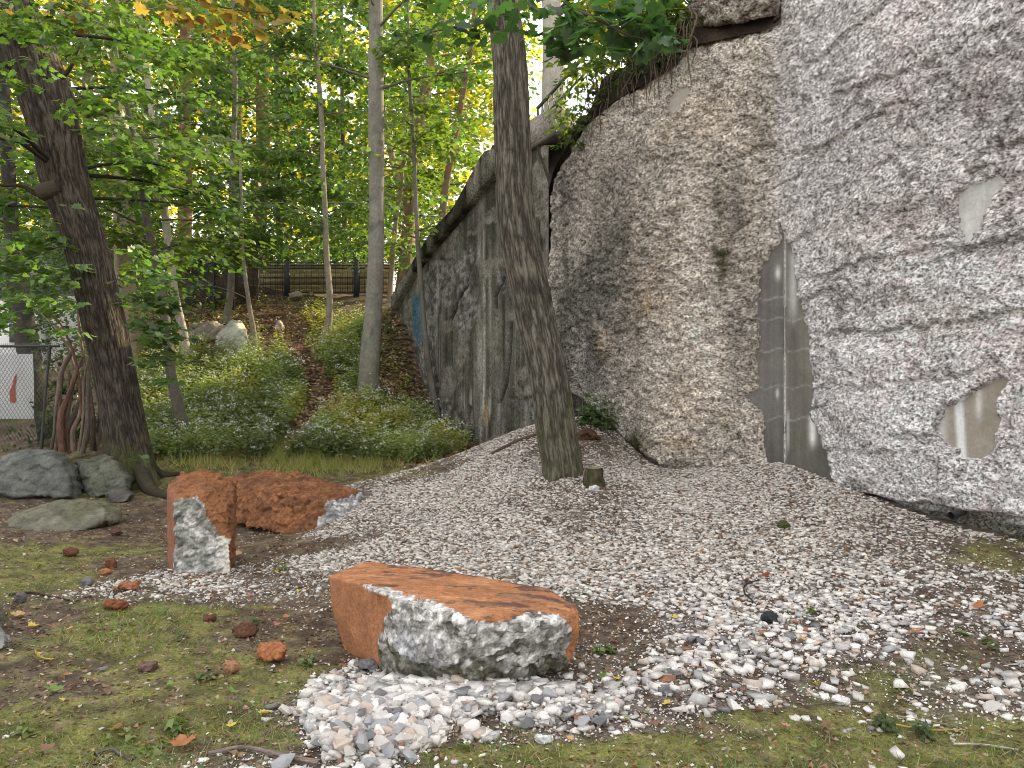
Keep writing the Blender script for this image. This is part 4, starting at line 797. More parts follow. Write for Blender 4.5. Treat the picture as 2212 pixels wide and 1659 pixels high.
# near trees
GB = (.084, .076, .062)
r1, a1, cp1 = tree('leaning_tree', 'stout leaning grey brown tree growing from the gravel slope in front of the concrete wall', [(1216,1025,84),(1204,950,86),(1183,800,84),(1150,650,83),(1119,500,82),(1107,300,78),(1098,100,72),(1085,0,66)], 9.0, GB, 'bark', 150, 330, ext=4, flare=.34, furrow=.011, br=0, mossy=.45)
r2_, a2, cp2 = tree('big_tree', 'thick dark trunk bending left above the grey boulders, broad rooted base', [(292,1058,98),(268,920,86),(246,800,84),(214,650,86),(176,500,86),(142,400,94),(122,300,98),(96,200,108),(60,100,98),(20,0,92)], 11.0, (.055, .046, .038), 'bark', 150, 300, ext=3, flare=.55, furrow=.012, br=16, zr=(3.6, 8.0), blen=(1.0, 2.6), sp=(4, 22, .42, .125), base=GREEN*.95, mossy=.7)
def arm(root, q, r0, r1_, col=(.08, .065, .05), name='branch'):
    n = len(q); tv, tf, tuv, _ = tube([(*q[i], r0+(r1_-r0)*i/(n-1)) for i in range(n)], 8, 5*n, rough=.08, rf=3, seed=n); return mk(name, tv, tf, col, M['barkfine'], root, uv=tuv)
arm(r2_, [P(105, 415, 11), P(80, 420, 10.9), P(55, 405, 10.8), P(0, 400, 10.5), P(-60, 380, 10.3)], .045, .012)
arm(r2_, [P(120, 180, 11), P(150, 150, 10.8), P(165, 115, 10.6), P(190, 60, 10.4)], .035, .01)
arm(r2_, [P(96, 415, 10.9), P(112, 408, 10.72), P(128, 402, 10.72)], .13, .10, name='burl')
for q in ([P(300, 1010, 10.9), P(330, 1020, 10.5), P(362, 1040, 10.3), P(385, 1060, 10.1)], [P(262, 1030, 10.9), P(258, 1060, 10.5), P(250, 1080, 10.3)], [P(310, 1000, 11), P(350, 985, 11.2), P(395, 990, 11.2)]):
    q = [np.array([p[0], p[1], max(p[2], 0) if i == 0 else float(hz(p[0], p[1]))+.03]) for i, p in enumerate(q)]; arm(r2_, q, .115, .02, (.05, .044, .03), 'root')
# low hanging sprays of the big tree
ex = []
LOW = [(RS.uniform(250, 395), RS.uniform(520, 830), RS.uniform(9.9, 10.5), .22, 16) for _ in range(26)]+[(RS.uniform(-10, 200), RS.uniform(470, 720), RS.uniform(9.9, 10.8), .28, 20) for _ in range(26)]+[(RS.uniform(0, 480), RS.uniform(0, 330), RS.uniform(9.2, 10.4), .34, 24) for _ in range(22)]
LOW = [l for l in LOW if not (l[1] > 60 and abs(l[0]-np.interp(l[1], [0, 100, 300, 500, 800], [30, 60, 122, 176, 250])) < 72)]
for (u, v, Y, R, N) in LOW+[(300,640,10.2,.30,26),(330,700,10.1,.28,24),(285,600,10.3,.26,20),(350,730,10,.2,14),(310,560,10.4,.3,22),(340,620,10.3,.28,20),(370,660,10.2,.2,12),(300,775,10.2,.14,9),(60,560,10.4,.4,34),(130,600,10.3,.33,26),(20,620,10.2,.38,34),(90,650,10.1,.33,26),(170,570,10.5,.22,14),(150,655,10.2,.22,16),(30,700,10.1,.26,20),(60,500,10.5,.4,30),(110,520,10.6,.3,22),(300,985,10.1,.10,5),
                      (60,60,9.5,.45,40),(150,80,9.3,.45,40),(240,110,9.2,.45,40),(60,140,9.6,.4,30),(200,190,9.5,.4,30),(300,190,9.6,.42,34),(260,260,9.8,.42,34),(350,260,9.9,.4,30),(330,330,10,.4,30),(280,330,10.2,.36,24),(20,40,9,.4,30),(100,20,9.1,.4,34),(180,30,9.0,.4,34),(290,50,9.1,.42,36),(360,120,9.5,.42,34),(420,200,9.8,.4,30),(390,310,10.2,.35,26),(440,330,10.4,.3,20),(130,240,10.0,.10,5),(60,180,9.9,.2,8),(150,440,10.4,.14,6),(480,350,10.6,.26,16),(320,400,10.6,.3,20)]:
    ex.append(spray(P(u, v, Y), (1 if u > 150 else -1, -.3), R, N, .115, GREEN*RS.uniform(.9, 1.45)))
ex += [spray(P(u, v, 9.2), (1, 0), .26, 8, .12, ORG*.8) for u, v in [(20, 30), (120, 15), (160, 30)]]
crown(r2_, a2+ex, MAPLE, 280)
# branch of the leaning tree reaching toward the viewer at the top right
arm(r1, [cp1[-14][:3], P(1160, 30, 8.2), P(1210, 20, 7.4), P(1290, 40, 6.7), P(1370, 80, 6.3), P(1440, 90, 6.1)], .03, .006)
arm(r1, [P(1210, 20, 7.4), P(1250, -20, 7.0), P(1340, -30, 6.5)], .016, .006); arm(r1, [cp1[-14][:3], P(1040, 50, 8.0), P(980, 60, 7.4), P(930, 70, 7.0)], .02, .005)
ex = []
for (u, v, Y, R, N) in [(1210,20,7,.25,11),(1260,60,6.7,.25,14),(1310,40,6.5,.25,15),(1360,60,6.3,.24,15),(1410,80,6.2,.18,11),(1240,90,6.8,.15,8),(1190,60,7.1,.12,5),(1330,100,6.4,.16,8),(1300,-10,6.6,.28,14),(1390,10,6.4,.24,14),(1440,90,6.1,.10,6),(1240,10,6.9,.2,10),(1210,115,6.9,.08,3),(1180,-10,7.2,.2,8),(1110,20,7.6,.18,7),(1070,10,7.7,.18,7),(1030,40,7.6,.18,8),(980,50,7.4,.2,10),(930,70,7.0,.18,8),(1000,10,7.4,.25,10),(1055,80,7.5,.15,6),(1020,130,7.6,.10,4),(950,90,7.2,.08,3),(1130,50,7.5,.1,4),(1280,20,6.6,.25,14),(1340,30,6.5,.25,14),(1230,50,6.8,.2,10),(1400,50,6.2,.2,12),(1350,-20,6.5,.3,14),(1290,95,6.6,.14,7),(1215,70,7.0,.14,7)]:
    ex.append(spray(P(u, v, Y), (1 if u > 1100 else -1, -.2), R, N, .145, DEEP*RS.uniform(1.1, 2.3)))
crown(r1, ex, MAPLE, 300)
# orange spray overhead
ro_ = empty('maple_branch', P(470, -60, 7.2)); tag(ro_, 'overhanging maple branch with orange autumn leaves at the top left', 'branch')
arm(ro_, [P(300, -80, 7.6), P(400, -10, 7.3), P(500, 20, 7.1), P(590, 30, 7.0)], .014, .004, name='twig')
ex = [spray(P(u, v, 7.1), (1, 0), R, N, .12, ORG*RS.uniform(.7, 1.3)+np.array((0, .05, 0))*RS.rand()) for u, v, R, N in [(340,0,.2,8),(370,30,.12,4),(600,20,.16,6),(400,15,.2,9),(450,25,.22,9),(500,30,.22,9),(540,40,.22,9),(575,50,.16,6),(480,60,.16,5),(520,75,.12,4),(560,10,.22,8),(430,-10,.22,8),(500,-15,.25,9),(455,65,.06,2),(520,100,.04,1),(620,45,.1,3)]]
crown(ro_, ex, MAPLE, 200)

PALE = (.21, .20, .17)
TR = [
 ('pale_tree', 'straight pale grey trunk standing on the bank left of the retaining wall', [(795,868,50),(800,760,42),(808,650,36),(813,500,33),(813,300,34),(812,100,31),(812,0,29)], 15.5, PALE, dict(nseg=48, ring=150, flare=.35, br=12, zr=(6.5,10.5), blen=(1,2.2), ext=3.5, mossy=.3)),
 ('thin_tree', 'slender dark tree leaning beside the end of the streaked retaining wall', [(946,910,15),(936,850,14),(922,760,12),(912,650,11),(905,560,11),(898,430,9),(893,300,8),(885,180,8),(882,70,6)], 16.0, (.15,.14,.12), dict(nseg=12, flare=.3, br=18, zr=(4.2,9), blen=(.5,1.5), ext=1.5, base=LIME)),
 ('sapling', 'crooked pale sapling right of the dirt path on the bank', [(703,738,22),(711,690,16),(712,640,14),(706,560,13),(702,450,12),(697,350,11),(695,260,11),(688,170,10),(680,80,8),(678,0,7)], 19.0, (.24,.21,.17), dict(nseg=14, flare=.5, br=24, zr=(4.9,11), blen=(.8,2.3), ext=2)),
 ('sapling', 'grey sapling rooted just behind the big pale rock', [(488,702,19),(497,640,15),(500,560,14),(500,450,13),(505,300,12),(508,170,11),(505,60,9)], 20.5, (.20,.18,.155), dict(nseg=14, flare=.6, br=26, zr=(5.2,12), blen=(.8,2.6), ext=3)),
 ('sapling', 'thin sapling right of the big pale rock', [(548,725,14),(540,670,10),(530,600,9),(524,540,8),(522,470,8),(520,380,7)], 18.6, (.21,.19,.16), dict(nseg=10, flare=.4, br=14, zr=(3.6,6.4), blen=(.7,1.7), ext=1)),
 ('slanted_tree', 'pale smooth slanting trunk between the big dark tree and the pale rock', [(404,785,21),(396,720,18),(380,650,17),(368,560,17),(355,450,16),(345,380,15),(335,300,13),(322,200,12),(310,100,12),(298,0,10)], 17.0, (.36,.33,.27), dict(nseg=20, ring=90, flare=.2, br=22, zr=(4.4,10), blen=(.8,2.2), ext=2, base=LIME)),
 ('bent_tree', 'dark bent tree with spreading roots right of the thick trunk', [(400,970,36),(385,880,25),(368,800,20),(362,720,18),(350,640,18),(330,540,17),(312,450,16),(298,380,14),(290,300,12),(262,180,8)], 12.6, (.13,.115,.10), dict(nseg=30, ring=110, flare=.9, br=16, zr=(3.6,7), blen=(.7,1.8), ext=1, mossy=.3, base=LIME*.8)),
 ('dark_tree', 'dark leaning trunk behind the chain link fence at the far left', [(112,985,44),(88,860,40),(60,750,46),(45,650,38),(30,560,30),(22,450,28),(15,300,26),(5,150,22)], 14.5, (.055,.05,.045), dict(nseg=24, ring=60, flare=.4, br=14, zr=(4.2,9), blen=(1,2.4), ext=2, base=DEEP)),
 ('brown_tree', 'brown trunk beyond the plank fence, left of centre', [(556,575,30),(562,450,30),(568,300,30),(566,150,26),(560,0,24)], 28.0, (.20,.12,.08), dict(nseg=16, br=26, zr=(7,17), blen=(1.5,4), ext=4)),
 ('brown_tree', 'brown trunk with orange light put into its bark colour behind the black mesh fence', [(395,620,34),(398,520,30),(400,400,28),(402,250,26),(400,100,22),(400,0,20)], 25.0, (.24,.14,.09), dict(nseg=16, br=16, zr=(8.5,16), blen=(1.5,3.5), ext=4)),  # orange light is part of the bark colour
 ('beige_tree', 'broad beige trunk half hidden by leaves right of the thick dark trunk', [(280,760,54),(274,620,50),(268,480,42),(262,350,36),(255,200,30),(252,60,26)], 19.0, (.36,.29,.21), dict(nseg=20, br=18, zr=(4.5,11), blen=(1,2.6), ext=3, base=LIME*.8)),
 ('brown_tree', 'brown slanting trunk behind the upper end of the retaining wall', [(868,650,32),(880,520,28),(888,400,26),(898,300,26),(918,200,24),(938,100,22),(962,0,20)], 24.0, (.23,.15,.105), dict(nseg=16, br=22, zr=(7,15), blen=(1.2,3), ext=3, base=LIME)),
 ('slim_tree', 'slim leaning stem right of the straight pale trunk', [(842,650,12),(850,540,11),(856,470,10),(866,400,9),(872,300,8)], 22.0, (.26,.20,.14), dict(nseg=8, br=10, zr=(6,10), blen=(.8,2), ext=2, base=LIME)),
 ('forked_tree', 'pale forked trunk showing between the straight trunk and the slender dark tree', [(878,620,24),(886,520,22),(880,440,20),(852,360,15),(835,280,12)], 26.0, (.36,.29,.22), dict(nseg=12, br=12, zr=(7,13), blen=(1,3), ext=2, base=LIME)),
 ('pale_tree', 'pale trunk rising behind the parapet and railing', [(1195,250,54),(1197,150,50),(1195,50,46),(1193,0,44)], 17.0, (.40,.37,.32), dict(nseg=30, ring=60, br=0, ext=3, on=5.6, flare=0)),
 ('slim_tree', 'slim grey stem seen through the leaves above the plank fence, left', [(452,600,11),(455,450,10),(458,300,9),(460,150,8)], 27.0, (.16,.14,.12), dict(nseg=8, br=16, zr=(7,15), blen=(1.2,3), ext=3)),
 ('slim_tree', 'slim dark stem just right of the brown trunk beyond the plank fence', [(606,580,15),(600,420,13),(598,250,11),(596,100,10)], 30.0, (.10,.08,.065), dict(nseg=8, br=18, zr=(7,17), blen=(1.4,3.4), ext=3)),
 ('slim_tree', 'slim dark stem left of the straight pale trunk above the plank fence', [(748,580,12),(742,420,10),(740,250,9),(738,100,8)], 31.0, (.10,.08,.065), dict(nseg=8, br=22, zr=(7,18), blen=(1.4,3.6), ext=3)),
 ('brown_tree', 'brown trunk in the gap between the slender dark tree and the leaning tree', [(958,440,16),(982,300,14),(1004,180,13),(1022,60,11)], 22.0, (.20,.13,.09), dict(nseg=12, br=12, zr=(7.5,13), blen=(.8,1.8), ext=2, on=4.6, base=LIME)),
 ('far_tree', 'far brown trunk left of the brown trunk beyond the plank fence', [(508,590,20),(512,450,18),(515,250,16),(516,80,14)], 33.0, (.13,.095,.07), dict(nseg=8, br=18, zr=(8,19), blen=(1.6,4), ext=4)),
 ('far_tree', 'far dark trunk showing left of the slanting pale trunk', [(322,680,16),(318,500,15),(316,300,13),(312,120,12)], 24.0, (.10,.085,.07), dict(nseg=8, br=16, zr=(5,14), blen=(1.4,3.4), ext=3)),
 ('far_tree', 'far trunk behind the leaves in the upper left corner', [(200,720,26),(196,520,24),(192,300,22),(188,100,20)], 26.0, (.12,.10,.08), dict(nseg=10, br=20, zr=(5,16), blen=(1.6,4), ext=3)),
]
FS = {'far_tree': (4, 22, .75, .17), 'brown_tree': (4, 22, .65, .15), 'slim_tree': (4, 20, .6, .14), 'forked_tree': (4, 20, .6, .14)}
for nm, lab, pts, Y, col, kw in TR:
    kw = dict(kw); b_ = kw.get('base', GREEN*RS.uniform(.85, 1.35)); kw['base'] = b_
    kw.setdefault('sp', FS.get(nm, (4, 32, .48, .125))); 
    r, acc, _ = tree(nm, lab, pts, Y, col, **kw); crown(r, acc, MID if Y < 17.2 and nm != 'far_tree' else (STAR if Y < 21.5 else FAR))
arm_roots = [P(400, 965, 12.55), P(372, 985, 12.3), P(350, 1005, 12.0)]
# wood behind: many leafy crowns, then a mass with sunlit yellow put into its leaf colour
def woodland(name, label, n, xr, yr, zr, sp, base, seed, thin=0, cut=0):
    acc = []
    for _ in range(n):
        for _t in range(6):
            c = np.array([RS.uniform(*xr), RS.uniform(*yr), RS.uniform(*zr)]); u, v = UV(c)
            if -150 < u < 2212 and -260 < v < 700 and okspray(c): break
        else: continue
        k = sstep(-.1, .35, fbm(np.array([c[0]*.12]), np.array([c[1]*.12]), np.array([c[2]*.14]), seed))[0]
        if RS.rand() < thin*(1-k): continue
        if cut and fbm(np.array([c[0]*.22]), np.array([c[2]*.26+c[1]*.1]), None, seed, 3)[0] > cut-.014*(c[2]-8): continue
        acc.append(spray(c, RS.normal(size=2), sp[1]*RS.uniform(.7, 1.3), sp[0], sp[2], lerp(base, YEL, min(.9, k*.8)) if thin else np.array(base)*RS.uniform(.75, 1.3)))
    pos, pd, nn, s_, cc = [np.concatenate([a[i] for a in acc]) for i in range(5)]
    V, Fc, c_ = leafarr(FAR, pos, pd, nn, s_, cc); o = mk(name, V, Fc, c_, M['leaf'], smooth=False); tag(o, label, 'foliage', kind='stuff')
woodland('understory_foliage', 'green maple foliage filling the wood between the trunks', 820, (-11, 1), (18, 27), (4.2, 16), (26, .6, .14), GREEN*1.15, 5)
woodland('shrub_layer', 'dark green shrubs and low boughs between the left hand trunks', 420, (-17, -5.5), (15, 27), (1.4, 6.5), (30, .6, .13), GREEN*.9, 8)
woodland('middle_woodland', 'deep green foliage of the wood behind the trunks', 2500, (-30, 10), (28, 38), (3, 25), (24, 1.1, .30), GREEN*.85, 7, cut=-.11)
woodland('far_woodland', 'foliage of the far wood with sunlit yellow put into its leaf colour', 1250, (-34, 12), (43, 46), (3, 27), (20, 1.4, .45), np.array((.46, .40, .03)), 6, thin=.0)
woodland('garden_shrubs', 'shrubs growing beyond the plank wall at the top of the bank', 170, (-10, -2), (26.5, 30), (5.2, 9.5), (26, .6, .15), GREEN*.9, 9)

# ------------------------------------------------------------------ gravel
def stones(n_try, yr, cov, szf, seed, maskf):
    rs = np.random.RandomState(seed); y = rs.uniform(*yr, n_try); x = rs.uniform(-.74, .74, n_try)*y; wgt = y/yr[1]; sz_ = szf(y)
    s0 = sz_.min(); keep_ = rs.rand(n_try) < (s0/sz_)**2*wgt; x, y, sz_ = x[keep_], y[keep_], sz_[keep_]
    g = maskf(x, y); k = rs.rand(len(x)) < g*cov; return x[k], y[k], np.minimum(1.75, 1.0*np.exp(rs.normal(-.04, .45, k.sum()))*np.clip(.45+.75*g[k], .5, 1.1))*sz_[k]
szf = lambda y: np.interp(y, [3, 4.3, 4.9, 5.6, 6.5, 8, 10, 11.5], [.045, .041, .029, .0225, .018, .0155, .0145, .0145])
def gm(x, y):
    s = surf(x, y); n = fbm(x*2.2, y*2.2, seed=301)+.7*fbm(x*7, y*7, seed=302); g = s[:, 0]; m_ = np.clip(sstep(.10, .95, g+.30*n*(g < .97)), 0, 1)*(1-.55*sstep(.1, .6, s[:, 2])*sstep(-.2, .3, n))
    wx = np.interp(y, wp[:, 1], wp[:, 0]); return m_*(x < wx-.02)*(y < 11.8)
x, y, z_ = stones(560000, (2.9, 11.6), .92, szf, 5, gm)
# keep stones out of the boulders
blk = [(-.28, 4.62, .62, .34), (-2.62, 6.85, .22, .22), (-2.4, 9.1, .8, .45)]
kk_ = np.ones(len(x), bool)
for a, b, p, q in blk: kk_ &= ((x-a)/p)**2+((y-b)/q)**2 > 1
x, y, z_ = x[kk_], y[kk_], z_[kk_]; lay = np.zeros(len(x))
for sd_k, lf in ((15, .0), (16, .022), (17, .045)):
    x2, y2, s2 = stones(60000, (2.9, 4.75), .75, szf, sd_k, lambda a, b: gm(a, b)*sstep(.70, .95, surf(a, b)[:, 0])*(a < .9)); k2 = ((x2+.28)/.62)**2+((y2-4.62)/.34)**2 > 1
    x = np.r_[x, x2[k2]]; y = np.r_[y, y2[k2]]; z_ = np.r_[z_, s2[k2]]; lay = np.r_[lay, np.full(k2.sum(), lf)]
N_ = len(x)
gzv = hz(x, y)+lay
def stonecol(n, y, rs):
    t = rs.rand(n); c = np.tile(np.array((.80, .775, .735)), (n, 1)); c[t < .68] = (.66, .635, .595); c[t < .42] = (.52, .505, .485); c[t < .25] = (.42, .415, .42); c[t < .15] = (.56, .47, .41); c[t < .07] = (.22, .215, .22); c[t < .02] = (.30, .15, .09)
    up = sstep(4.8, 6.8, y)[:, None]; c = c*(1-up)+(c*.84+np.array((.050, .036, .018)))*up; br = (rs.rand(n) < .08*up[:, 0]); c[br] = (.22, .15, .105); c = c*.92; return np.clip(c*(1+rs.normal(0, .10, (n, 1))), .03, .85)
rs = np.random.RandomState(77); scol = stonecol(N_, y, rs)
pos = np.stack([x, y, gzv+z_*rs.uniform(.05, .28, N_)], -1); u, v = UV(pos)
inf = (u > 2) & (u < 2210) & (v < 1655) & (v > 0)
idx = np.argsort(-np.where(inf, z_/y, 0))[:286]
CUBE = np.array([[a, b, d] for a in (-.5, .5) for b in (-.5, .5) for d in (-.5, .5)]); CF = np.array([[0, 1, 3], [0, 3, 2], [4, 6, 7], [4, 7, 5], [0, 4, 5], [0, 5, 1], [2, 3, 7], [2, 7, 6], [0, 2, 6], [0, 6, 4], [1, 5, 7], [1, 7, 3]])
rest = np.ones(N_, bool); rest[idx] = False
def chips(pos, size, col, rs, flat=(.35, .7)):
    n = len(pos); V = CUBE[None]*(1+rs.uniform(-.5, .2, (n, 8, 1)))+rs.normal(0, .09, (n, 8, 3)); V = V*np.stack([rs.uniform(.95, 1.35+.6*sstep(5, 6.5, pos[:, 1])), rs.uniform(.75, 1.05, n), rs.uniform(*flat, n)], -1)[:, None]*size[:, None, None]
    a = rs.uniform(0, 6.283, n); n3v = rs.normal(0, .28, (n, 3)); n3v[:, 2] = 1; d = np.stack([np.cos(a), np.sin(a), 0*a], -1); Rm = frames(d, n3v)
    W = np.einsum('nij,nkj->nki', Rm, V)+pos[:, None]; Fa = (CF[None]+(np.arange(n)*8)[:, None, None]).reshape(-1, 3); return W.reshape(-1, 3), Fa, np.repeat(col, 8, axis=0)
V, Fc, cc = chips(pos[rest], z_[rest], scol[rest], rs); o = mk('gravel', V, Fc, cc, M['pebble'], smooth=False, base=(0, 0, 0)); tag(o, 'crushed pale limestone gravel heaped on the slope and around the boulders', 'gravel', kind='stuff')
# fines between the stones
rf_ = np.random.RandomState(78); fy = 2.9+6.6*rf_.rand(150000)**1.25; fx_ = rf_.uniform(-.74, .74, 150000)*fy; fs = surf(fx_, fy); fk = (rf_.rand(150000) < .34*sstep(.06, .6, fs[:, 0]+.2*fbm(fx_*3, fy*3, seed=303))) & (fx_ < np.interp(fy, wp[:, 1], wp[:, 0])-.03); fx_, fy = fx_[fk], fy[fk]; nf = len(fx_)
V, Fc, cc = leafarr((np.array([(-.4, -.3, 0), (.1, .45, 0), (.6, 0, .1), (.1, -.4, .35)], float), np.array([[0, 3, 2], [0, 2, 1]])), np.stack([fx_, fy, hz(fx_, fy)+.005], -1), rf_.normal(size=(nf, 3))*[1, 1, .2], rf_.normal(0, .35, (nf, 3))+[0, 0, 1], rf_.uniform(.008, .017, nf)*(1+.03*fy), stonecol(nf, fy, rf_))
tag(mk('fine_gravel', V, Fc, cc, M['pebble'], smooth=False, base=(0, 0, 0)), 'fine pale limestone chips between the gravel stones', 'gravel', kind='stuff')
# the largest ones as single stones
PM = {}
def pebble_mesh(k, ci, c):
    if (k, ci) in PM: return PM[(k, ci)]
    r_ = np.random.RandomState(900+k); p_ = r_.normal(size=(15, 3)); p_ /= np.linalg.norm(p_, axis=1)[:, None]; p_ *= r_.uniform(.8, 1.1, (15, 1)); p_ *= [.62, .5, .40]
    me = hullmesh(p_); setcol(me, c); me.materials.append(M['pebble']); PM[(k, ci)] = me; return me
SC = [((.80, .78, .75), 'white'), ((.61, .58, .54), 'pale'), ((.40, .405, .425), 'blue grey'), ((.60, .50, .43), 'pinkish'), ((.20, .20, .21), 'dark grey')]
SCa = np.array([s[0] for s in SC])
for i in idx:
    ci = int(np.argmin(((SCa-scol[i])**2).sum(1))); k = int(rs.randint(8)); me = pebble_mesh(k, ci, SC[ci][0])
    o = bpy.data.objects.new('gravel_stone', me); C.objects.link(o); s = z_[i]*1.12; o.location = [x[i], y[i], gzv[i]+s*.22]; o.scale = (s*rs.uniform(.85, 1.2), s*rs.uniform(.85, 1.1), s*rs.uniform(.75, 1.05)); o.rotation_euler = (rs.normal(0, .3), rs.normal(0, .3), rs.uniform(0, 6.28))
    cn = SC[ci][1]
    px = s*F/y[i]; szw = 'big' if px > 27 else ('middling' if px > 20 else 'small'); uu, vv = u[i], v[i]
    if vv > 1400 and uu < 1080:
        side = 'left edge' if uu < 715 else ('left of its middle' if uu < 790 else ('middle' if uu < 860 else ('right of its middle' if uu < 950 else 'right edge'))); row = 'nearest the viewer' if vv > 1615 else ('near side' if vv > 1575 else ('centre' if vv > 1530 else ('far side' if vv > 1480 else 'against the boulder'))); reg = f'in the front pile, {side}, {row}'; grp = f'the front pile {row}'
    elif vv > 1400 and uu < 1560:
        side = 'left' if uu < 1220 else ('middle' if uu < 1380 else 'right'); row = 'near' if vv > 1530 else 'far'; reg = f'in the strip right of the front pile, {side} part, {row} side'; grp = 'the front strip'
    elif vv > 1400:
        side = 'left' if uu < 1780 else ('middle' if uu < 2000 else 'right edge'); row = 'near grass' if vv > 1540 else 'upper'; reg = f'in the mossy gravel at lower right, {side}, {row} part'; grp = 'the mossy gravel'
    elif uu < 700: reg = ('left' if uu < 500 else 'right')+' of the foot of the upright boulder'; grp = 'the upright boulder foot'
    else:
        side = 'left' if uu < 1300 else ('middle' if uu < 1700 else 'right'); reg = f'on the gravel slope behind the sawn boulder, {side} part'; grp = 'the slope'
    tag(o, f'{szw} {cn} stone {reg}', 'stone', f'{szw} {cn} stones of {grp} ({side if uu >= 700 or vv > 1400 else "foot"})')

# ------------------------------------------------------------------ fallen leaves
def fallen(n_, spec=None):
    pass
LC = {'yellow': (.62, .50, .09), 'tan': (.55, .36, .17), 'orange brown': (.42, .16, .06), 'green': (.16, .27, .06), 'brown': (.20, .11, .06), 'pinkish': (.60, .36, .28)}
FLV = [(90,1442,38,'yellow','yellow maple leaf lying on the moss at the left'),(258,1278,26,'tan','pale tan leaf beside the orange clod'),(400,1630,52,'orange brown','curled orange brown leaf near the bottom edge'),(265,1588,32,'tan','curled tan leaf with dark underside near the bottom left'),
(1685,1580,30,'pinkish','pinkish upright leaf at the bottom right'),(1665,1330-75,28,'orange brown','brown leaf beside the curved twig'),(118,1512,34,'green','pale green leaf below the yellow one at the left'),(500,1508,26,'green','light green leaf left of the front gravel pile'),(560,1555,30,'yellow','yellow green leaf left of the pile, upper one'),
(505,1580,24,'yellow','small yellow leaf near the bottom left of the pile'),(600,1236+12,20,'yellow','yellow leaf between the two small plants'),(612,1345,16,'orange brown','small orange leaf above the bumpy lump'),(500,1160+20,18,'yellow','yellow leaf right of the upright boulder'),(35,1340,26,'tan','pale curled leaf beside the edge boulders'),
(60,1352+10,22,'yellow','yellow scrap of leaf near the edge boulders'),(1860,1130+175,24,'orange brown','orange leaf on the gravel at the right'),(1985,1190+190,22,'orange brown','orange leaf right of centre in the gravel'),(2105,1300+110-95,26,'orange brown','orange brown leaf near the right edge'),(2070,1375,26,'green','green leaf lying flat in the brown gravel'),(2330-400,1380-20,24,'tan','tan leaf between the white stones'),
(1250,1568,24,'orange brown','rust leaf in the front gravel strip'),(1450,1530,22,'yellow','small yellow leaf in the front gravel'),(700,1578,26,'orange brown','orange leaf on the front pile'),(745,1572,24,'yellow','yellow leaf on the front pile'),(800,1545,26,'green','green leaf lying on the front pile'),(1325,1395,16,'orange brown','small leaf right of the sawn boulder'),(420,1148+20,16,'tan','tan leaf left of the upright boulder'),
(90,1640,30,'brown','brown leaf in the bottom left corner'),(440,1540,24,'brown','brown leaf on the moss below the dark oval stone'),(360,1490,18,'green','green leaf on the moss, centre left'),(1010,1625,28,'green','dull green leaf below the front pile'),(1175,1335-50,0,'tan','')]
def putleaf(u, v, px, cn, lab, group=None, rsx=RS):
    g = G(u, v)[0]; s = px/F*g[1]; key = ('fallen', cn, rsx.randint(3))
    if key not in _kid:
        tv = MAPLE[0].copy(); q = rsx.uniform(.3, .9); tv[:, 2] = q*tv[:, 1]**2+.35*(tv[:, 0]-.5)**2+rsx.normal(0, .03, len(tv)); _kid[key] = mkmesh('fallen_leaf', tv, MAPLE[1], LC[cn], M['dry'], False)
    o = bpy.data.objects.new('fallen_leaf', _kid[key]); C.objects.link(o); o.location = [g[0], g[1], g[2]+.016+s*.05]; o.scale = (s, s, s); o.rotation_euler = (rsx.normal(0, .25)+.15, rsx.normal(0, .25), rsx.uniform(0, 6.28)); tag(o, lab, 'leaf', group)
for f in FLV:
    if f[2]: putleaf(*f)
rs2 = np.random.RandomState(15)
for k in range(85):
    u = rs2.uniform(10, 2200); v = rs2.uniform(1120, 1650)
    if 700 < u < 1260 and 1230 < v < 1480: continue
    if 355 < u < 505 and 1000 < v < 1250: continue
    if u > 1700 and v < 1180: continue
    cn = ['tan', 'brown', 'orange brown', 'yellow', 'green'][rs2.choice(5, p=[.25, .33, .22, .1, .1])]; px = rs2.uniform(12, 22)*(v/1500)
    reg = 'on the moss at the left' if u < 640 else ('on the gravel slope' if v < 1450 else 'in the front gravel and grass')
    putleaf(u, v, px, cn, f'small {cn} leaf lying {reg}', f'small {cn} leaves {reg}', rs2)

# ------------------------------------------------------------------ litter, moss tufts, grass
def sample(n, yr, xr=.74, rs=np.random.RandomState(3), p=1.0):
    y = yr[0]+(yr[1]-yr[0])*rs.rand(n)**p; x = rs.uniform(-xr, xr, n)*y; return x, y
rs = np.random.RandomState(91)
TRI = (np.array([(0, -.5, 0), (0, .5, 0), (1, 0, 0)], float), np.array([[0, 1, 2]]))
def blades(n, yr, maskf, hf, cols, wid=.10, lean=.9, seed=1, p=1.3, x=None, y=None):
    r_ = np.random.RandomState(seed)
    if x is None: x, y = sample(n, yr, rs=r_, p=p)
    k = r_.rand(len(x)) < maskf(x, y); x, y = x[k], y[k]; n = len(x); d = r_.normal(0, lean, (n, 3)); d[:, 2] = np.abs(d[:, 2])*.5+.55; s = hf(n, r_, y)
    V = np.array([(0, -.5*wid, 0), (0, .5*wid, 0), (1, 0, 0)]); c = np.array(cols)[r_.randint(len(cols), size=n)]*(1+r_.normal(0, .18, (n, 1)))
    return leafarr((V, TRI[1]), np.stack([x, y, hz(x, y)-.002], -1), d, r_.normal(size=(n, 3)), s, np.clip(c, .01, .8))
def mossmask(x, y):
    s = surf(x, y); a = fbm(x*2.2, y*2.2, seed=21); b = fbm(x*9, y*9, seed=22, o=3); return sstep(.40, .85, s[:, 1]+.34*a+.42*b)*(y < 12.5)
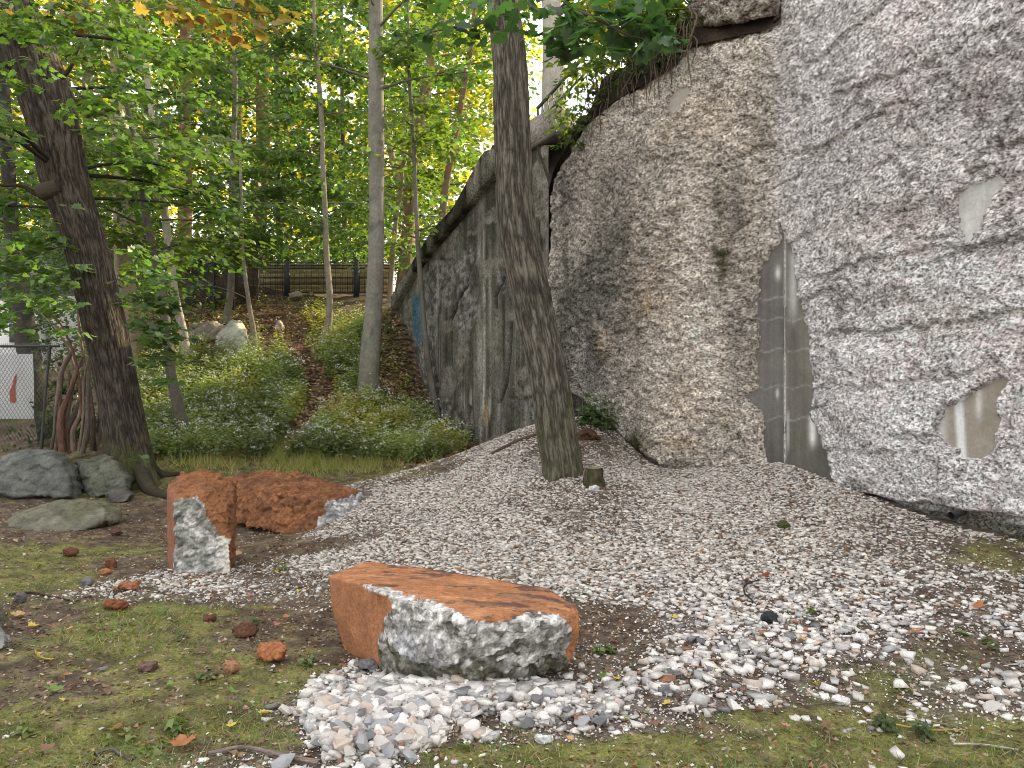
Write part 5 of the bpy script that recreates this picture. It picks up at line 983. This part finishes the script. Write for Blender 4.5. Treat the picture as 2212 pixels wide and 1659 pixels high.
V, Fc, cc = blades(150000, (2.9, 12), mossmask, lambda n, r, y: r.uniform(.006, .022, n)*(1+.08*y), [(.12, .14, .03), (.19, .19, .05), (.24, .20, .10), (.09, .12, .03), (.16, .19, .04)], wid=.22, lean=1.1, seed=4, p=1.15)
o = mk('moss_and_grass', V, Fc, cc, M['weed'], smooth=False, base=(0, 0, 0)); tag(o, 'short moss and sparse grass covering the soil', 'moss', kind='stuff')
gras = lambda x, y: sstep(.25, .7, surf(x, y)[:, 1])*sstep(-.25, .45, fbm(x*1.8, y*1.8, seed=401))
V, Fc, cc = blades(90000, (2.9, 7.5), gras, lambda n, r, y: r.uniform(.015, .06, n), [(.13, .20, .05), (.10, .17, .05), (.35, .30, .17), (.28, .24, .13), (.16, .22, .06), (.12, .2, .05)], wid=.10, lean=1.0, seed=6, p=1.2)
o = mk('thin_grass', V, Fc, cc, M['weed'], smooth=False, base=(0, 0, 0)); tag(o, 'thin green and straw coloured grass blades in the foreground', 'grass', kind='stuff')
# crumbs: tiny chips, leaf bits, twigs over the soil
x, y = sample(72000, (2.9, 13), rs=rs, p=1.2); s = surf(x, y); wx = np.interp(y, wp[:, 1], wp[:, 0]); k = (rs.rand(len(x)) < .25+.6*s[:, 2]+.3*s[:, 0]) & ((x < wx) | (y > 12.2)); x, y, s = x[k], y[k], s[k]
cl = np.array([(.16, .095, .06), (.26, .17, .10), (.11, .07, .05), (.38, .29, .19), (.50, .47, .43), (.30, .14, .07)])[rs.choice(6, size=len(x), p=[.28, .22, .22, .12, .08, .08])]
V, Fc, cc = leafarr(FAR, np.stack([x, y, hz(x, y)+.006], -1), rs.normal(size=(len(x), 3))*[1, 1, .25], rs.normal(0, .5, (len(x), 3))+[0, 0, 1], rs.uniform(.008, .030, len(x))*(1+.03*y), cl*(1+rs.normal(0, .15, (len(x), 1))))
o = mk('leaf_litter', V, Fc, np.clip(cc, .01, .8), M['dry'], smooth=False, base=(0, 0, 0)); tag(o, 'brown crumbs of dead leaves scattered over the ground', 'leaf litter', kind='stuff')
# hill litter
u_ = rs.uniform(330, 1010, 26000); v_ = rs.uniform(640, 1010, 26000); g = G(u_, v_, 32); k = (g[:, 1] > 12) & (g[:, 1] < 30) & (g[:, 0] < .6-.55*(g[:, 1]-12.2)); g = g[k]; n = len(g)
cl = np.array([(.24, .13, .07), (.34, .21, .12), (.15, .09, .06), (.40, .28, .18)])[rs.randint(4, size=n)]
V, Fc, cc = leafarr(FAR, g+[0, 0, .02], rs.normal(size=(n, 3))*[1, 1, .3], rs.normal(0, .45, (n, 3))+[0, -.2, 1], rs.uniform(.05, .11, n), cl*(1+rs.normal(0, .2, (n, 1))))
o = mk('bank_litter', V, Fc, np.clip(cc, .01, .8), M['dry'], smooth=False); tag(o, 'dead leaves covering the slope below the plank fence', 'leaf litter', kind='stuff')

# ------------------------------------------------------------------ white flowered weeds on the bank
def plants(base_pts, hf, nl, ls, lcol, flow, seed):
    r_ = np.random.RandomState(seed); n = len(base_pts); h = hf(n, r_); pos, d, nn, sz_, cc = [], [], [], [], []; pt = fbm(base_pts[:, 0]*1.1, base_pts[:, 1]*1.1, seed=421); pcol = blend(np.tile(np.asarray(lcol, float), (n, 1)), np.asarray(lcol)*[1.35, 1.05, .8], sstep(-.1, .4, pt))*(1-.5*sstep(.05, -.4, pt))[:, None]
    lean = r_.normal(0, .16, (n, 2))
    for j in range(nl):
        f = (.18+.82*(j+r_.rand(n))/nl); a = j*2.4+r_.uniform(0, 1, n)*1.2; dd = np.stack([np.cos(a), np.sin(a), -.15+0*a], -1)
        c = base_pts+np.stack([lean[:, 0]*h*f, lean[:, 1]*h*f, h*f], -1)+dd*(.03+.10*r_.rand(n))[:, None]*h[:, None]
        pos.append(c); d.append(dd+r_.normal(0, .2, (n, 3))); nn.append(r_.normal(0, .35, (n, 3))+[0, 0, 1]); sz_.append(ls*r_.uniform(.6, 1.2, n)*(1.1-.4*f)); cc.append(pcol*(1+r_.normal(0, .2, (n, 1)))*(1+.35*(f-.5))[:, None])
    L_ = leafarr(FAR, *[np.concatenate(a) for a in (pos, d, nn, sz_, cc)])
    fl = None
    if flow:
        m_ = r_.rand(n) < flow; b = base_pts[m_]; hh = h[m_]; ln = lean[m_]; pos = []
        for j in range(9):
            pos.append(b+np.stack([ln[:, 0]*hh+r_.normal(0, .032, len(b)), ln[:, 1]*hh+r_.normal(0, .032, len(b)), hh*r_.uniform(.97, 1.08, len(b))], -1))
        pos = np.concatenate(pos); k = len(pos); fl = leafarr(FAR, pos, r_.normal(size=(k, 3)), r_.normal(0, .5, (k, 3))+[0, -.3, 1], r_.uniform(.018, .034, k), np.tile((.72, .74, .70), (k, 1))*r_.uniform(.7, 1, (k, 1)))
    return L_, fl
NW = 27000; u_ = rs.uniform(300, 1030, NW); v_ = rs.uniform(660, 1005, NW)
pd_ = np.interp(v_, [640, 700, 760, 850, 900, 1000], [590, 615, 640, 690, 690, 600]); onpath = np.abs(u_-pd_) < np.interp(v_, [640, 760, 900, 960], [17, 26, 36, 22])
dn = .25+.0*u_; dn = np.where((v_ > 765) & (u_ < 650), .9, dn); dn = np.where((v_ > 860) & (u_ > 610) & (v_ > 860+(u_-700)*.22), .95, dn); dn = np.where((u_ > 700) & (u_ < 790) & (v_ > 690) & (v_ < 850), .55, dn); dn = np.where((u_ < 660) & (v_ < 765), .07, dn); dn = np.where((u_ > 820) & (v_ < 900), .10, dn)
dn *= .35+.65*sstep(-.25, .35, fbm(u_/45, v_/22, seed=411)); k = (rs.rand(NW) < dn) & ~onpath; u_, v_ = u_[k], v_[k]
g = G(u_, v_, 30); k = (g[:, 1] > 11.9) & (g[:, 1] < 24) & (g[:, 0] < .5-.55*(g[:, 1]-12.2)-.15); g = g[k]
# thin out towards the viewer where picture-uniform sampling is densest
A_l, A_f = plants(g, lambda n, r: r.uniform(.14, .55, n), 13, .066, (.235, .275, .115), .14, 12)
V, Fc, cc = A_l; tag(mk('weeds', V, Fc, np.clip(cc, .01, .8), M['weed'], smooth=False), 'dense green weeds on the bank', 'weeds', kind='stuff')
V, Fc, cc = A_f; tag(mk('white_flowers', V, Fc, cc, M['flower'], smooth=False), 'small white flower heads dotted over the weeds on the bank', 'flowers', kind='stuff')
# dry grass tufts
def tuft(name, label, spots, cols, h, seed):
    r_ = np.random.RandomState(seed); X_ = []; Y_ = []
    for (u, v, su, sv, n) in spots:
        g = G(r_.normal(u, su, n), r_.normal(v, sv, n)); X_.append(g[:, 0]); Y_.append(g[:, 1])
    x = np.concatenate(X_); y = np.concatenate(Y_)
    V, Fc, cc = blades(0, None, lambda a, b: np.ones(len(a)), lambda n, r, y: r.uniform(h*.4, h, n), cols, wid=.045, lean=.45, seed=seed, x=x, y=y); tag(mk(name, V, Fc, cc, M['weed'], smooth=False), label, 'grass', kind='stuff')
tuft('dry_grass', 'reddish dry grass beside the fallen log', [(500, 985, 24, 9, 1800)], [(.34, .17, .08), (.40, .26, .12), (.25, .15, .07)], .30, 1)
tuft('yellow_grass', 'yellow green grass in front of the flowering weeds', [(690, 995, 50, 14, 3800), (770, 1003, 55, 8, 1800), (620, 995, 40, 10, 1600), (470, 1000, 60, 8, 1200), (560, 965, 30, 14, 900)], [(.30, .29, .09), (.38, .32, .13), (.22, .26, .08)], .26, 2)
# single plants
def plant(name, label, u, v, n, h, ls, col, flow=0, spread=.10, seed=1):
    r_ = np.random.RandomState(seed); b = G(u, v)[0]; root = empty(name, b); tag(root, label, 'plant'); bp = b+np.stack([r_.normal(0, spread, n), r_.normal(0, spread*.6, n), np.zeros(n)], -1); bp[:, 2] = hz(bp[:, 0], bp[:, 1])
    (V, Fc, cc), fl = plants(bp, lambda n, r: r.uniform(.5*h, h, n), 8, ls, col, flow, seed); mk('foliage', V, Fc, np.clip(cc, .01, .8), M['weed'], root, smooth=False)
    if fl: mk('flowers', *fl, M['flower'], root, smooth=False)
    st = [tube([(*q, .004), (*(q+[0, 0, h*.45]), .003), (*(q+[0, 0, h*.85]), .002)], 4, 4)[:2] for q in bp]; v_, f_ = join(st); mk('stems', v_, f_, (.12, .14, .05), M['weed'], root)
plant('flowering_weed', 'leafy weed with white flowers at the wall right of the leaning tree', 1285, 925, 16, .52, .13, (.09, .17, .045), .6, .13, 21)
for k, (u, v, n, h, ls, lab) in enumerate([(1304, 1418, 7, .10, .075, 'small green weed just right of the sawn boulder'), (672, 1440, 9, .06, .05, 'low round leaved weed left of the sawn boulder'), (600, 1238, 5, .14, .05, 'small weed between the upright and sawn boulders'), (905, 1498, 4, .08, .06, 'small plant sprouting under the sawn boulder'), (385, 1590, 8, .07, .09, 'broad leaved weed near the bottom left'),
    (345, 1625, 6, .05, .06, 'small clover like weed at the bottom left'), (250, 1605, 5, .06, .05, 'small sprout on the moss at the bottom left'), (2130, 1400, 6, .05, .05, 'low weed at the right edge of the gravel'), (1990, 1600, 9, .07, .06, 'low leafy weed at the bottom right'), (1900, 1575, 8, .06, .06, 'leafy weed under the white stone at the bottom right'), (560, 1320+25, 5, .05, .05, 'small weed above the dark oval stone'), (450, 1470, 5, .05, .07, 'dark green weed left of the orange lump'), (1750, 1330, 4, .05, .05, 'tiny weed on the gravel at the right'), (60, 1590, 6, .07, .06, 'weed in the bottom left corner')]):
    plant('small_weed', lab, u, v, max(3, n-3-k % 3), h*(.7+.15*(k % 5)), ls*(.7+.1*(k % 4)), (.10+.01*(k % 4), .17, .05), 0, .03+.012*(k % 4), 30+k)
# vines over the parapet and along the bank top
bt = empty('bank_shrub', P(1340, 100, 13.5)); tag(bt, 'leafy shrub with sunlit yellow put into its leaf colour on the earth bank above the left end of the rough wall', 'shrub')
def bs_():
    u = RS.uniform(1228, 1470); return P(u, RS.uniform(-60, np.interp(u, [1228, 1330, 1470], [205, 110, 40])), np.interp(u, [1190, 1250, 1330, 1400, 1460], [12.1, 11.3, 10.8, 10.2, 9.7])+RS.uniform(-.1, 1.2))
crown(bt, [spray(bs_(), (1, 0), .35, 26, .12, lerp(GREEN, YEL, RS.rand()*.6)) for _ in range(90)], FAR, 0, 'foliage')  # leaves mixed toward yellow, sunlight painted into their colour
vi = empty('climbing_vine', P(1220, 260, 12.0)); tag(vi, 'leafy green vine tumbling over the parapet and the top of the rough wall', 'vine'); ex = []
for (u, v, Y, R, N) in [(1200,215,12.2,.2,26),(1225,240,12.1,.25,40),(1215,275,11.9,.22,36),(1240,200,12.1,.25,34),(1232,300,11.75,.16,22),(1255,225,11.9,.2,26),(1265,180,11.9,.25,26),(1195,255,12,.12,12),(1210,310,11.8,.1,10),(1290,150,11.7,.3,26),(1330,110,11.6,.3,26),(1250,150,12.2,.22,24),(1220,180,12.4,.18,16),(1390,70,11.4,.35,24),(1245,270,11.75,.16,18),(1300,215,11.3,.10,5),(1420,30,11.2,.35,20),(1280,190,11.5,.2,16),(1320,150,11.2,.2,14),(1210,240,12.0,.22,26),(1232,250,11.9,.22,26),(1255,245,11.75,.14,12),(1245,160,12,.25,24),(1275,120,12,.3,26),(1225,205,12.2,.2,20),(1360,110,11.0,.2,10),(1400,95,10.8,.2,10)]:
    Y = min(Y, np.interp(u, [1190, 1250, 1330, 1400, 1460], [12.1, 11.1, 10.5, 9.8, 9.3])-.1)
    ex.append(spray(P(u, v, Y), (-1, -.5), R, int(N*1.4), .095, lerp(DEEP, LIME, RS.uniform(.2, .8))))
crown(vi, ex, OVATE, 0, 'foliage')
# weeds behind chain link
ex = [spray(P(u, v, Y), (1, 0), .35, 40, .07, DEEP*RS.uniform(.9, 1.5)) for u, v, Y in [(0,900,13.6),(20,930,13.4),(50,925,13.5),(20,960,13.2),(60,960,13.3),(-10,960,13.1),(85,950,13.6),(0,870,14),(-80,940,13.6),(-160,930,13.8),(-240,940,13.6),(-320,920,14),(-120,890,14.4),(-250,880,14.6)]]
sh = empty('shrub', P(30, 970, 13.4)); tag(sh, 'low green shrub behind the chain link fence', 'shrub'); crown(sh, ex, OVATE, 0, 'foliage')

# ------------------------------------------------------------------ fences
cf = empty('chain_link_fence', (P(98, 965, 13.0))); tag(cf, 'black chain link fence at the left edge', 'fence')
a, b = P(-420, 750, 13.0), P(128, 748, 13.0); bar('top_rail', a, b, .022, cf); bar('post', P(108, 746, 13.0), P(88, 985, 13.0), .028, cf); zb = P(0, 960, 13)[2]
W0 = []; pitch = .062; x0, x1, zt, zb = a[0], P(124, 0, 13)[0], a[2], P(0, 955, 13)[2]; Hh = zt-zb; k = -int(Hh/pitch)-1
def clipseg(xs, sgn):
    # wire x = xs + sgn*(z-zb), clip to [x0,x1]
    za, zc = zb, zt; xa, xc = xs, xs+sgn*Hh*.62
    if max(xa, xc) < x0 or min(xa, xc) > x1: return None
    f0, f1 = 0., 1.; dx = xc-xa
    for lim, hi in ((x0, 0), (x1, 1)):
        f = (lim-xa)/dx
        if 0 < f < 1:
            if (dx > 0) == (hi == 1): f1 = min(f1, f)
            else: f0 = max(f0, f)
    if f1 <= f0: return None
    return (xa+dx*f0, za+(zc-za)*f0), (xa+dx*f1, za+(zc-za)*f1)
xs = x0-Hh
while xs < x1+Hh:
    for sg in (1, -1):
        r_ = clipseg(xs, sg)
        if r_: W0.append(beam((r_[0][0], 13.03+.004*sg, r_[0][1]), (r_[1][0], 13.03+.004*sg, r_[1][1]), .005, .005))
    xs += pitch
v_, f_ = join(W0); o = mk('wire_mesh', v_, f_, (.04, .045, .045), M['metal'], cf, smooth=False); o['kind'] = 'stuff'
W0 = [beam((x, 13.03, zt), (x+.01, 13.03, zt+.06), .005, .005) for x in np.arange(x0, x1, .03)]; v_, f_ = join(W0); o = mk('wire_tips', v_, f_, (.04, .045, .045), M['metal'], cf, smooth=False); o['kind'] = 'stuff'
# white panel with a red mark behind the fence
bn = empty('white_banner', P(20, 900, 13.6)); tag(bn, 'white sheet with a red mark hanging behind the chain link fence', 'banner')
xx = np.linspace(P(-60, 0, 13.6)[0], P(72, 0, 13.6)[0], 24); zz = np.linspace(P(0, 905, 13.6)[2], P(0, 765, 13.6)[2], 20); Xb, Zb = np.meshgrid(xx, zz, indexing='ij'); Yb = 13.6+.02*np.sin(Xb*14+Zb*3)
mk('sheet', np.stack([Xb, Yb, Zb], -1).reshape(-1, 3), gridfaces(24, 20), (.62, .63, .66), M['paint'], bn)
mkp = [(22,868),(20,845),(26,835),(30,815),(36,808),(35,825),(32,838),(34,868),(28,872)]; pv = np.array([P(u, v, 13.57) for u, v in mkp]); pv = np.concatenate([[pv.mean(0)], pv]); n = len(mkp)
mk('red_mark', pv, np.array([[0, 1+i, 1+(i+1) % n] for i in range(n)]), (.42, .09, .06), M['paint'], bn)
# pale house seen far at the left
ho = empty('house', P(100, 900, 26.0)); tag(ho, 'pale house seen through the trees beyond the chain link fence', 'house')
def slabv(name, u0, v0, u1, v1, Y, th, col, mat='paint'):
    p, q = P(u0, v1, Y), P(u1, v0, Y); v_, f_ = boxm(((p[0]+q[0])/2, Y+th/2, (p[2]+q[2])/2), abs(q[0]-p[0]), th, abs(q[2]-p[2])); return mk(name, v_, f_, col, M[mat], ho, smooth=False)
slabv('wall', -150, 640, 175, 860, 26, 4, (.80, .80, .80)); slabv('gable', -150, 545, 150, 639, 26.02, 3.9, (.42, .38, .36)); slabv('corner_board', 88, 641, 104, 858, 25.93, .06, (.35, .34, .36)); slabv('door', 118, 770, 135, 858, 25.95, .04, (.25, .2, .17)); slabv('window', 20, 700, 60, 740, 25.95, .04, (.1, .11, .12)); slabv('roof', -170, 520, 190, 544, 25.7, 4.6, (.2, .18, .17))
# dead stem bundle
db = empty('dead_stems', G(155, 985)[0]); tag(db, 'upright bundle of gnarled dead stems and roots beside the thick trunk', 'dead shrub')
bz = G(155, 985)[0]
ST = [[(118,975),(125,900),(128,850),(135,800),(150,770),(165,745)], [(128,975),(140,930),(150,880),(160,820),(172,790),(180,772)], [(135,978),(132,900),(150,850),(168,800)], [(178,980),(188,930),(190,860),(192,800),(200,740),(192,690)], [(170,975),(180,900),(182,820),(195,760),(205,720)], [(205,975),(215,900),(212,830),(205,780),(200,720),(186,680)],
      [(225,975),(235,930),(225,870),(215,820),(205,760)], [(215,975),(205,930),(200,880),(185,840),(160,790),(140,740),(100,690),(60,655)], [(190,960),(175,880),(168,800),(150,740),(130,700),(90,668)], [(140,975),(150,920),(168,880),(180,840),(178,800)], [(198,975),(200,900),(190,820),(178,760),(170,700),(165,640)], [(110,972),(118,930),(122,880),(130,845)], [(160,975),(158,930),(172,900),(176,860)], [(230,960),(245,900),(240,860),(222,800)], [(150,980),(146,950),(138,900),(146,860),(150,800)], [(212,960),(222,880),(215,780),(196,700)], [(184,700),(190,740),(200,800),(216,850)], [(165,660),(180,700),(196,760)]]
for k, s in enumerate(ST):
    Yk = bz[1]+RS.uniform(-.25, .25)-.35; q = [P(u, v, Yk+.02*i) for i, (u, v) in enumerate(s)]; r0 = RS.uniform(.035, .065) if k < 4 or k in (6, 9, 12) else RS.uniform(.018, .036)
    n = len(q); tv, tf, tuv, t = tube([(*q[i], r0*(1-.55*i/(n-1))) for i in range(n)], 14, n*9, rough=.45, rf=3.5, seed=k+60, furrow=.004, ff=30)
    c = [(.20, .15, .12), (.17, .145, .12), (.17, .10, .075), (.14, .115, .095), (.22, .17, .13), (.12, .10, .085)][k % 6]; mk('stem', tv, tf, np.array(c)*(1+.3*fbm(tv[:, 0]*8, tv[:, 1]*8, tv[:, 2]*4, k))[:, None], M['bark'], db, uv=tuv)
# plank fence / retaining boards at the top of the bank
pf = empty('plank_wall', P(680, 630, 24.6)); tag(pf, 'low retaining wall of yellowish horizontal planks at the top of the bank', 'plank wall')
for r_i in range(6):
    for c_i, (ua, ub) in enumerate([(560, 622), (624, 770), (771, 850)]):
        va, vb = 570+r_i*10.9, 580.75+r_i*10.9; p, q = P(ua, vb, 24.6), P(ub, va, 24.6); cc_ = np.array([(.44, .35, .19), (.34, .26, .15), (.50, .40, .22)][(r_i+c_i) % 3])*RS.uniform(.8, 1.1)
        v_, f_ = boxm(((p[0]+q[0])/2, 24.6+RS.uniform(-.01, .02), (p[2]+q[2])/2), q[0]-p[0]-.02, .06, q[2]-p[2]); mk('plank', v_, f_, cc_, M['wood'], pf, smooth=False)
wf = empty('wire_fence', P(680, 640, 24.0)); tag(wf, 'black metal mesh fence in front of the plank wall', 'fence')
for u in (620, 770): v_, f_ = beam(P(u, 650, 24), P(u, 556, 24), .16, .12, (0, 1, 0)); mk('post', v_, f_, (.035, .04, .045), M['metal'], wf, smooth=False)
for v in (568, 574, 580, 632): v_, f_ = beam(P(545, v, 24.03), P(860, v, 24.03), .03, .03); mk('rail', v_, f_, (.035, .05, .045), M['metal'], wf, smooth=False)
W0 = [beam(P(u, 634, 24.05), P(u, 560, 24.05), .011, .011, (0, 1, 0)) for u in np.arange(548, 860, 5.2)]+[beam(P(545, v, 24.06), P(860, v, 24.06), .014, .014) for v in (600, 615)]
v_, f_ = join(W0); o = mk('wires', v_, f_, (.035, .045, .045), M['metal'], wf, smooth=False); o['kind'] = 'stuff'
lf = empty('mesh_fence', P(460, 690, 21.8)); tag(lf, 'dark mesh fence stepping down the bank left of the plank wall', 'fence')
fp = [(400, 570, 712), (416, 565, 712), (462, 553, 690), (508, 535, 665), (556, 520, 640)]
for (u, vt, vb) in fp[1:]: bar('post', P(u, vt, 21.8), P(u, vb+8, 21.8), .03, lf, n=6)
W0 = []
for k in range(len(fp)-1):
    (ua, ta, ba), (ub, tb, bb) = fp[k], fp[k+1]; v_, f_ = beam(P(ua, ta, 21.8), P(ub, tb, 21.8), .03, .03); mk('top_rail', v_, f_, (.03, .03, .03), M['metal'], lf, smooth=False)
    n = int((ub-ua)/1.7)
    for j in range(n): t_ = j/n; W0.append(beam(P(ua+(ub-ua)*t_, ta+(tb-ta)*t_, 21.82), P(ua+(ub-ua)*t_, ba+(bb-ba)*t_, 21.82), .011, .004, (0, 1, 0)))
    for j in range(40): t_ = j/40; W0.append(beam(P(ua, ta+(ba-ta)*t_, 21.83), P(ub, tb+(bb-tb)*t_, 21.83), .004, .014))
v_, f_ = join(W0); o = mk('mesh', v_, f_, (.02, .02, .02), M['metal'], lf, smooth=False); o['kind'] = 'stuff'
for (ua, va, ub, vb, lab) in [(599, 620, 603, 528, 'left-most pale thin stake above the dark mesh fence'), (750, 590, 751, 535, 'pale thin stake standing right of the crooked sapling'), (768, 570, 769, 545, 'bright stake directly above the right fence post'), (778, 566, 786, 598, 'tilted pale stake left of the straight pale trunk'), (644, 560, 645, 590, 'short pale stake between the fence posts')]:
    tv, tf, _, _ = tube([(*P(ua, va, 26), .022), (*P((ua+ub)/2, (va+vb)/2, 26), .022), (*P(ub, vb, 26), .022)], 6, 3); o = mk('thin_stake', tv, tf, (.66, .66, .62), M['paint']); tag(o, lab, 'stake')

# ------------------------------------------------------------------ stump, log, roots, twigs
g = G(1285, 1052)[0]; Yk = g[1]
tv, tf, tuv, t = tube([(g[0], Yk, g[2]-.08, .115), (g[0]-.01, Yk, g[2]+.05, .10), (g[0]-.015, Yk, g[2]+.17, .085), (g[0]-.015, Yk, g[2]+.2, .08)], 40, 20, rough=.35, rf=6, seed=8, flare=.45, flare_h=.07, furrow=.012, ff=40)
st = empty('tree_stump', g); tag(st, 'small mossy sawn tree stump on the gravel slope beside the leaning tree', 'tree stump'); mk('stump', tv, tf, blend(np.tile((.10, .082, .06), (len(tv), 1)), (.055, .06, .025), sstep(-.2, .3, fbm(tv[:, 0]*14, tv[:, 1]*14, tv[:, 2]*14, 3))), M['bark'], st, uv=tuv)
top = tv[-40:]; cv = np.concatenate([[top.mean(0)+[0, 0, .004]], top]); mk('cut_top', cv, np.array([[0, 1+i, 1+(i+1) % 40] for i in range(40)]), (.24, .20, .13), M['wood'], st)
def stick(name, label, uvs, r0, r1_, col, cat='stick', lift=.02, rough=.15, Yo=0):
    q = []
    for i, (u, v) in enumerate(uvs): p = G(u, v)[0]; q.append((*(p+[0, 0, lift]), r0+(r1_-r0)*i/(len(uvs)-1)))
    tv, tf, tuv, _ = tube(q, 10, len(q)*6, rough=rough, rf=6, seed=len(uvs)+int(uvs[0][0])); o = mk(name, tv, tf, np.array(col)*(1+.25*fbm(tv[:, 0]*15, tv[:, 1]*15, tv[:, 2]*15, 2))[:, None], M['bark'], uv=tuv, base=q[0][:3]); tag(o, label, cat); return o
stick('fallen_log', 'short dark brown log lying beside the bent tree', [(520, 1000), (495, 985), (465, 968)], .085, .075, (.12, .075, .05), 'log', .06)
stick('bent_root', 'curled reddish brown root standing left of the log', [(432, 985), (424, 980), (420, 972)], .04, .03, (.26, .15, .10), 'root', .06)
stick('old_log', 'weathered log half buried along the gravel crest left of the leaning tree', [(1060, 985), (1095, 968), (1130, 953), (1160, 942)], .022, .035, (.13, .10, .075), 'log', .012)
stick('tree_root', 'thick pale brown root crossing the soil at the bottom left of the gravel pile', [(450, 1635), (520, 1632), (580, 1634), (630, 1646), (690, 1659)], .012, .02, (.25, .20, .17), 'root', .008)
stick('tree_root', 'short grey root lying in the moss near the bottom edge', [(205, 1640), (238, 1634), (262, 1640), (285, 1652)], .012, .010, (.15, .13, .11), 'root', .004)
stick('curved_twig', 'dark curved twig standing on the gravel at the right', [(1640, 1262), (1612, 1270), (1608, 1290), (1625, 1312), (1612, 1322)], .006, .005, (.05, .04, .035), 'twig', .015)
stick('twig', 'long dark twig on the moss near the edge boulders', [(20, 1292), (60, 1284), (110, 1292), (150, 1302)], .012, .006, (.10, .075, .06), 'twig', .01)
stick('twig', 'thin straw coloured stalk at the lower right', [(1940, 1558), (1990, 1566), (2050, 1574)], .004, .003, (.45, .36, .22), 'twig', .012)
stick('twig', 'yellow leaf blade lying at the lower right', [(1935, 1575), (1990, 1582), (2085, 1592)], .004, .003, (.60, .50, .12), 'twig', .012)
stick('twig', 'pale bleached twig near the bottom right edge', [(2060, 1615), (2120, 1620), (2200, 1632)], .006, .004, (.55, .50, .42), 'twig', .012)
stick('twig', 'brown stick lying across the weeds below the front gravel', [(1740, 1532), (1810, 1528), (1900, 1530)], .005, .004, (.20, .16, .13), 'twig', .015)
stick('twig', 'dark stick on the gravel behind the sawn boulder', [(1370, 1310-10), (1395, 1292), (1418, 1285)], .008, .005, (.16, .12, .09), 'twig', .015)
stick('branch_stub', 'pale fallen branch lying on the shaded bank near the wall end', [(930, 885), (948, 893), (965, 905)], .02, .012, (.4, .33, .25), 'branch', .03)
# dense green behind the dead stems
sb = empty('shrub', P(160, 960, 13.8)); tag(sb, 'dark shrub in the shade behind the bundle of dead stems', 'shrub')
crown(sb, [spray(P(RS.uniform(95, 250), RS.uniform(690, 965), RS.uniform(13.2, 14.2)), (1, 0), .3, 30, .09, DEEP*RS.uniform(.5, 1.1)) for _ in range(60)], FAR, 0, 'foliage')
# leaves and rootlets draped over the dark bank edge
dv = empty('draped_vine', P(1300, 190, 10.9)); tag(dv, 'dark creeping leaves draped over the earth bank edge above the rough wall', 'vine'); ex = []
for k in range(46):
    u = RS.uniform(1205, 1475); v = np.interp(u, [1205, 1267, 1328, 1385, 1454, 1480], [340, 250, 200, 165, 112, 80])-abs(RS.normal(0, 34))-4; Y = np.interp(u, [1190, 1267, 1328, 1385, 1454], [11.9, 11.0, 10.6, 10.1, 9.5])
    ex.append(spray(P(u, v, Y), (-1, -.4), .16, 12, .07, lerp(np.array((.05, .04, .02)), GREEN, RS.rand())))
crown(dv, ex, OVATE, 0, 'foliage')
# brown clod heap beside the flowering weed
p = G(1268, 945)[0]
o = rock('brown_clod', [p+np.array([a*.12*(1-.3*c), b*.10, c*.05+.02+.04*(a == .2)]) for a in (-1, .2, 1) for b in (-1, 1) for c in (-1, .8)], .014, lambda V, N, u, v, r, r2, n: np.array((.085, .048, .032))*(1+.3*n+.8*(r2-.5))[:, None], seed=881, amp=.02, sc_=16, base=p); tag(o, 'heap of reddish brown bark chips at the wall right of the leaning tree', 'bark heap')
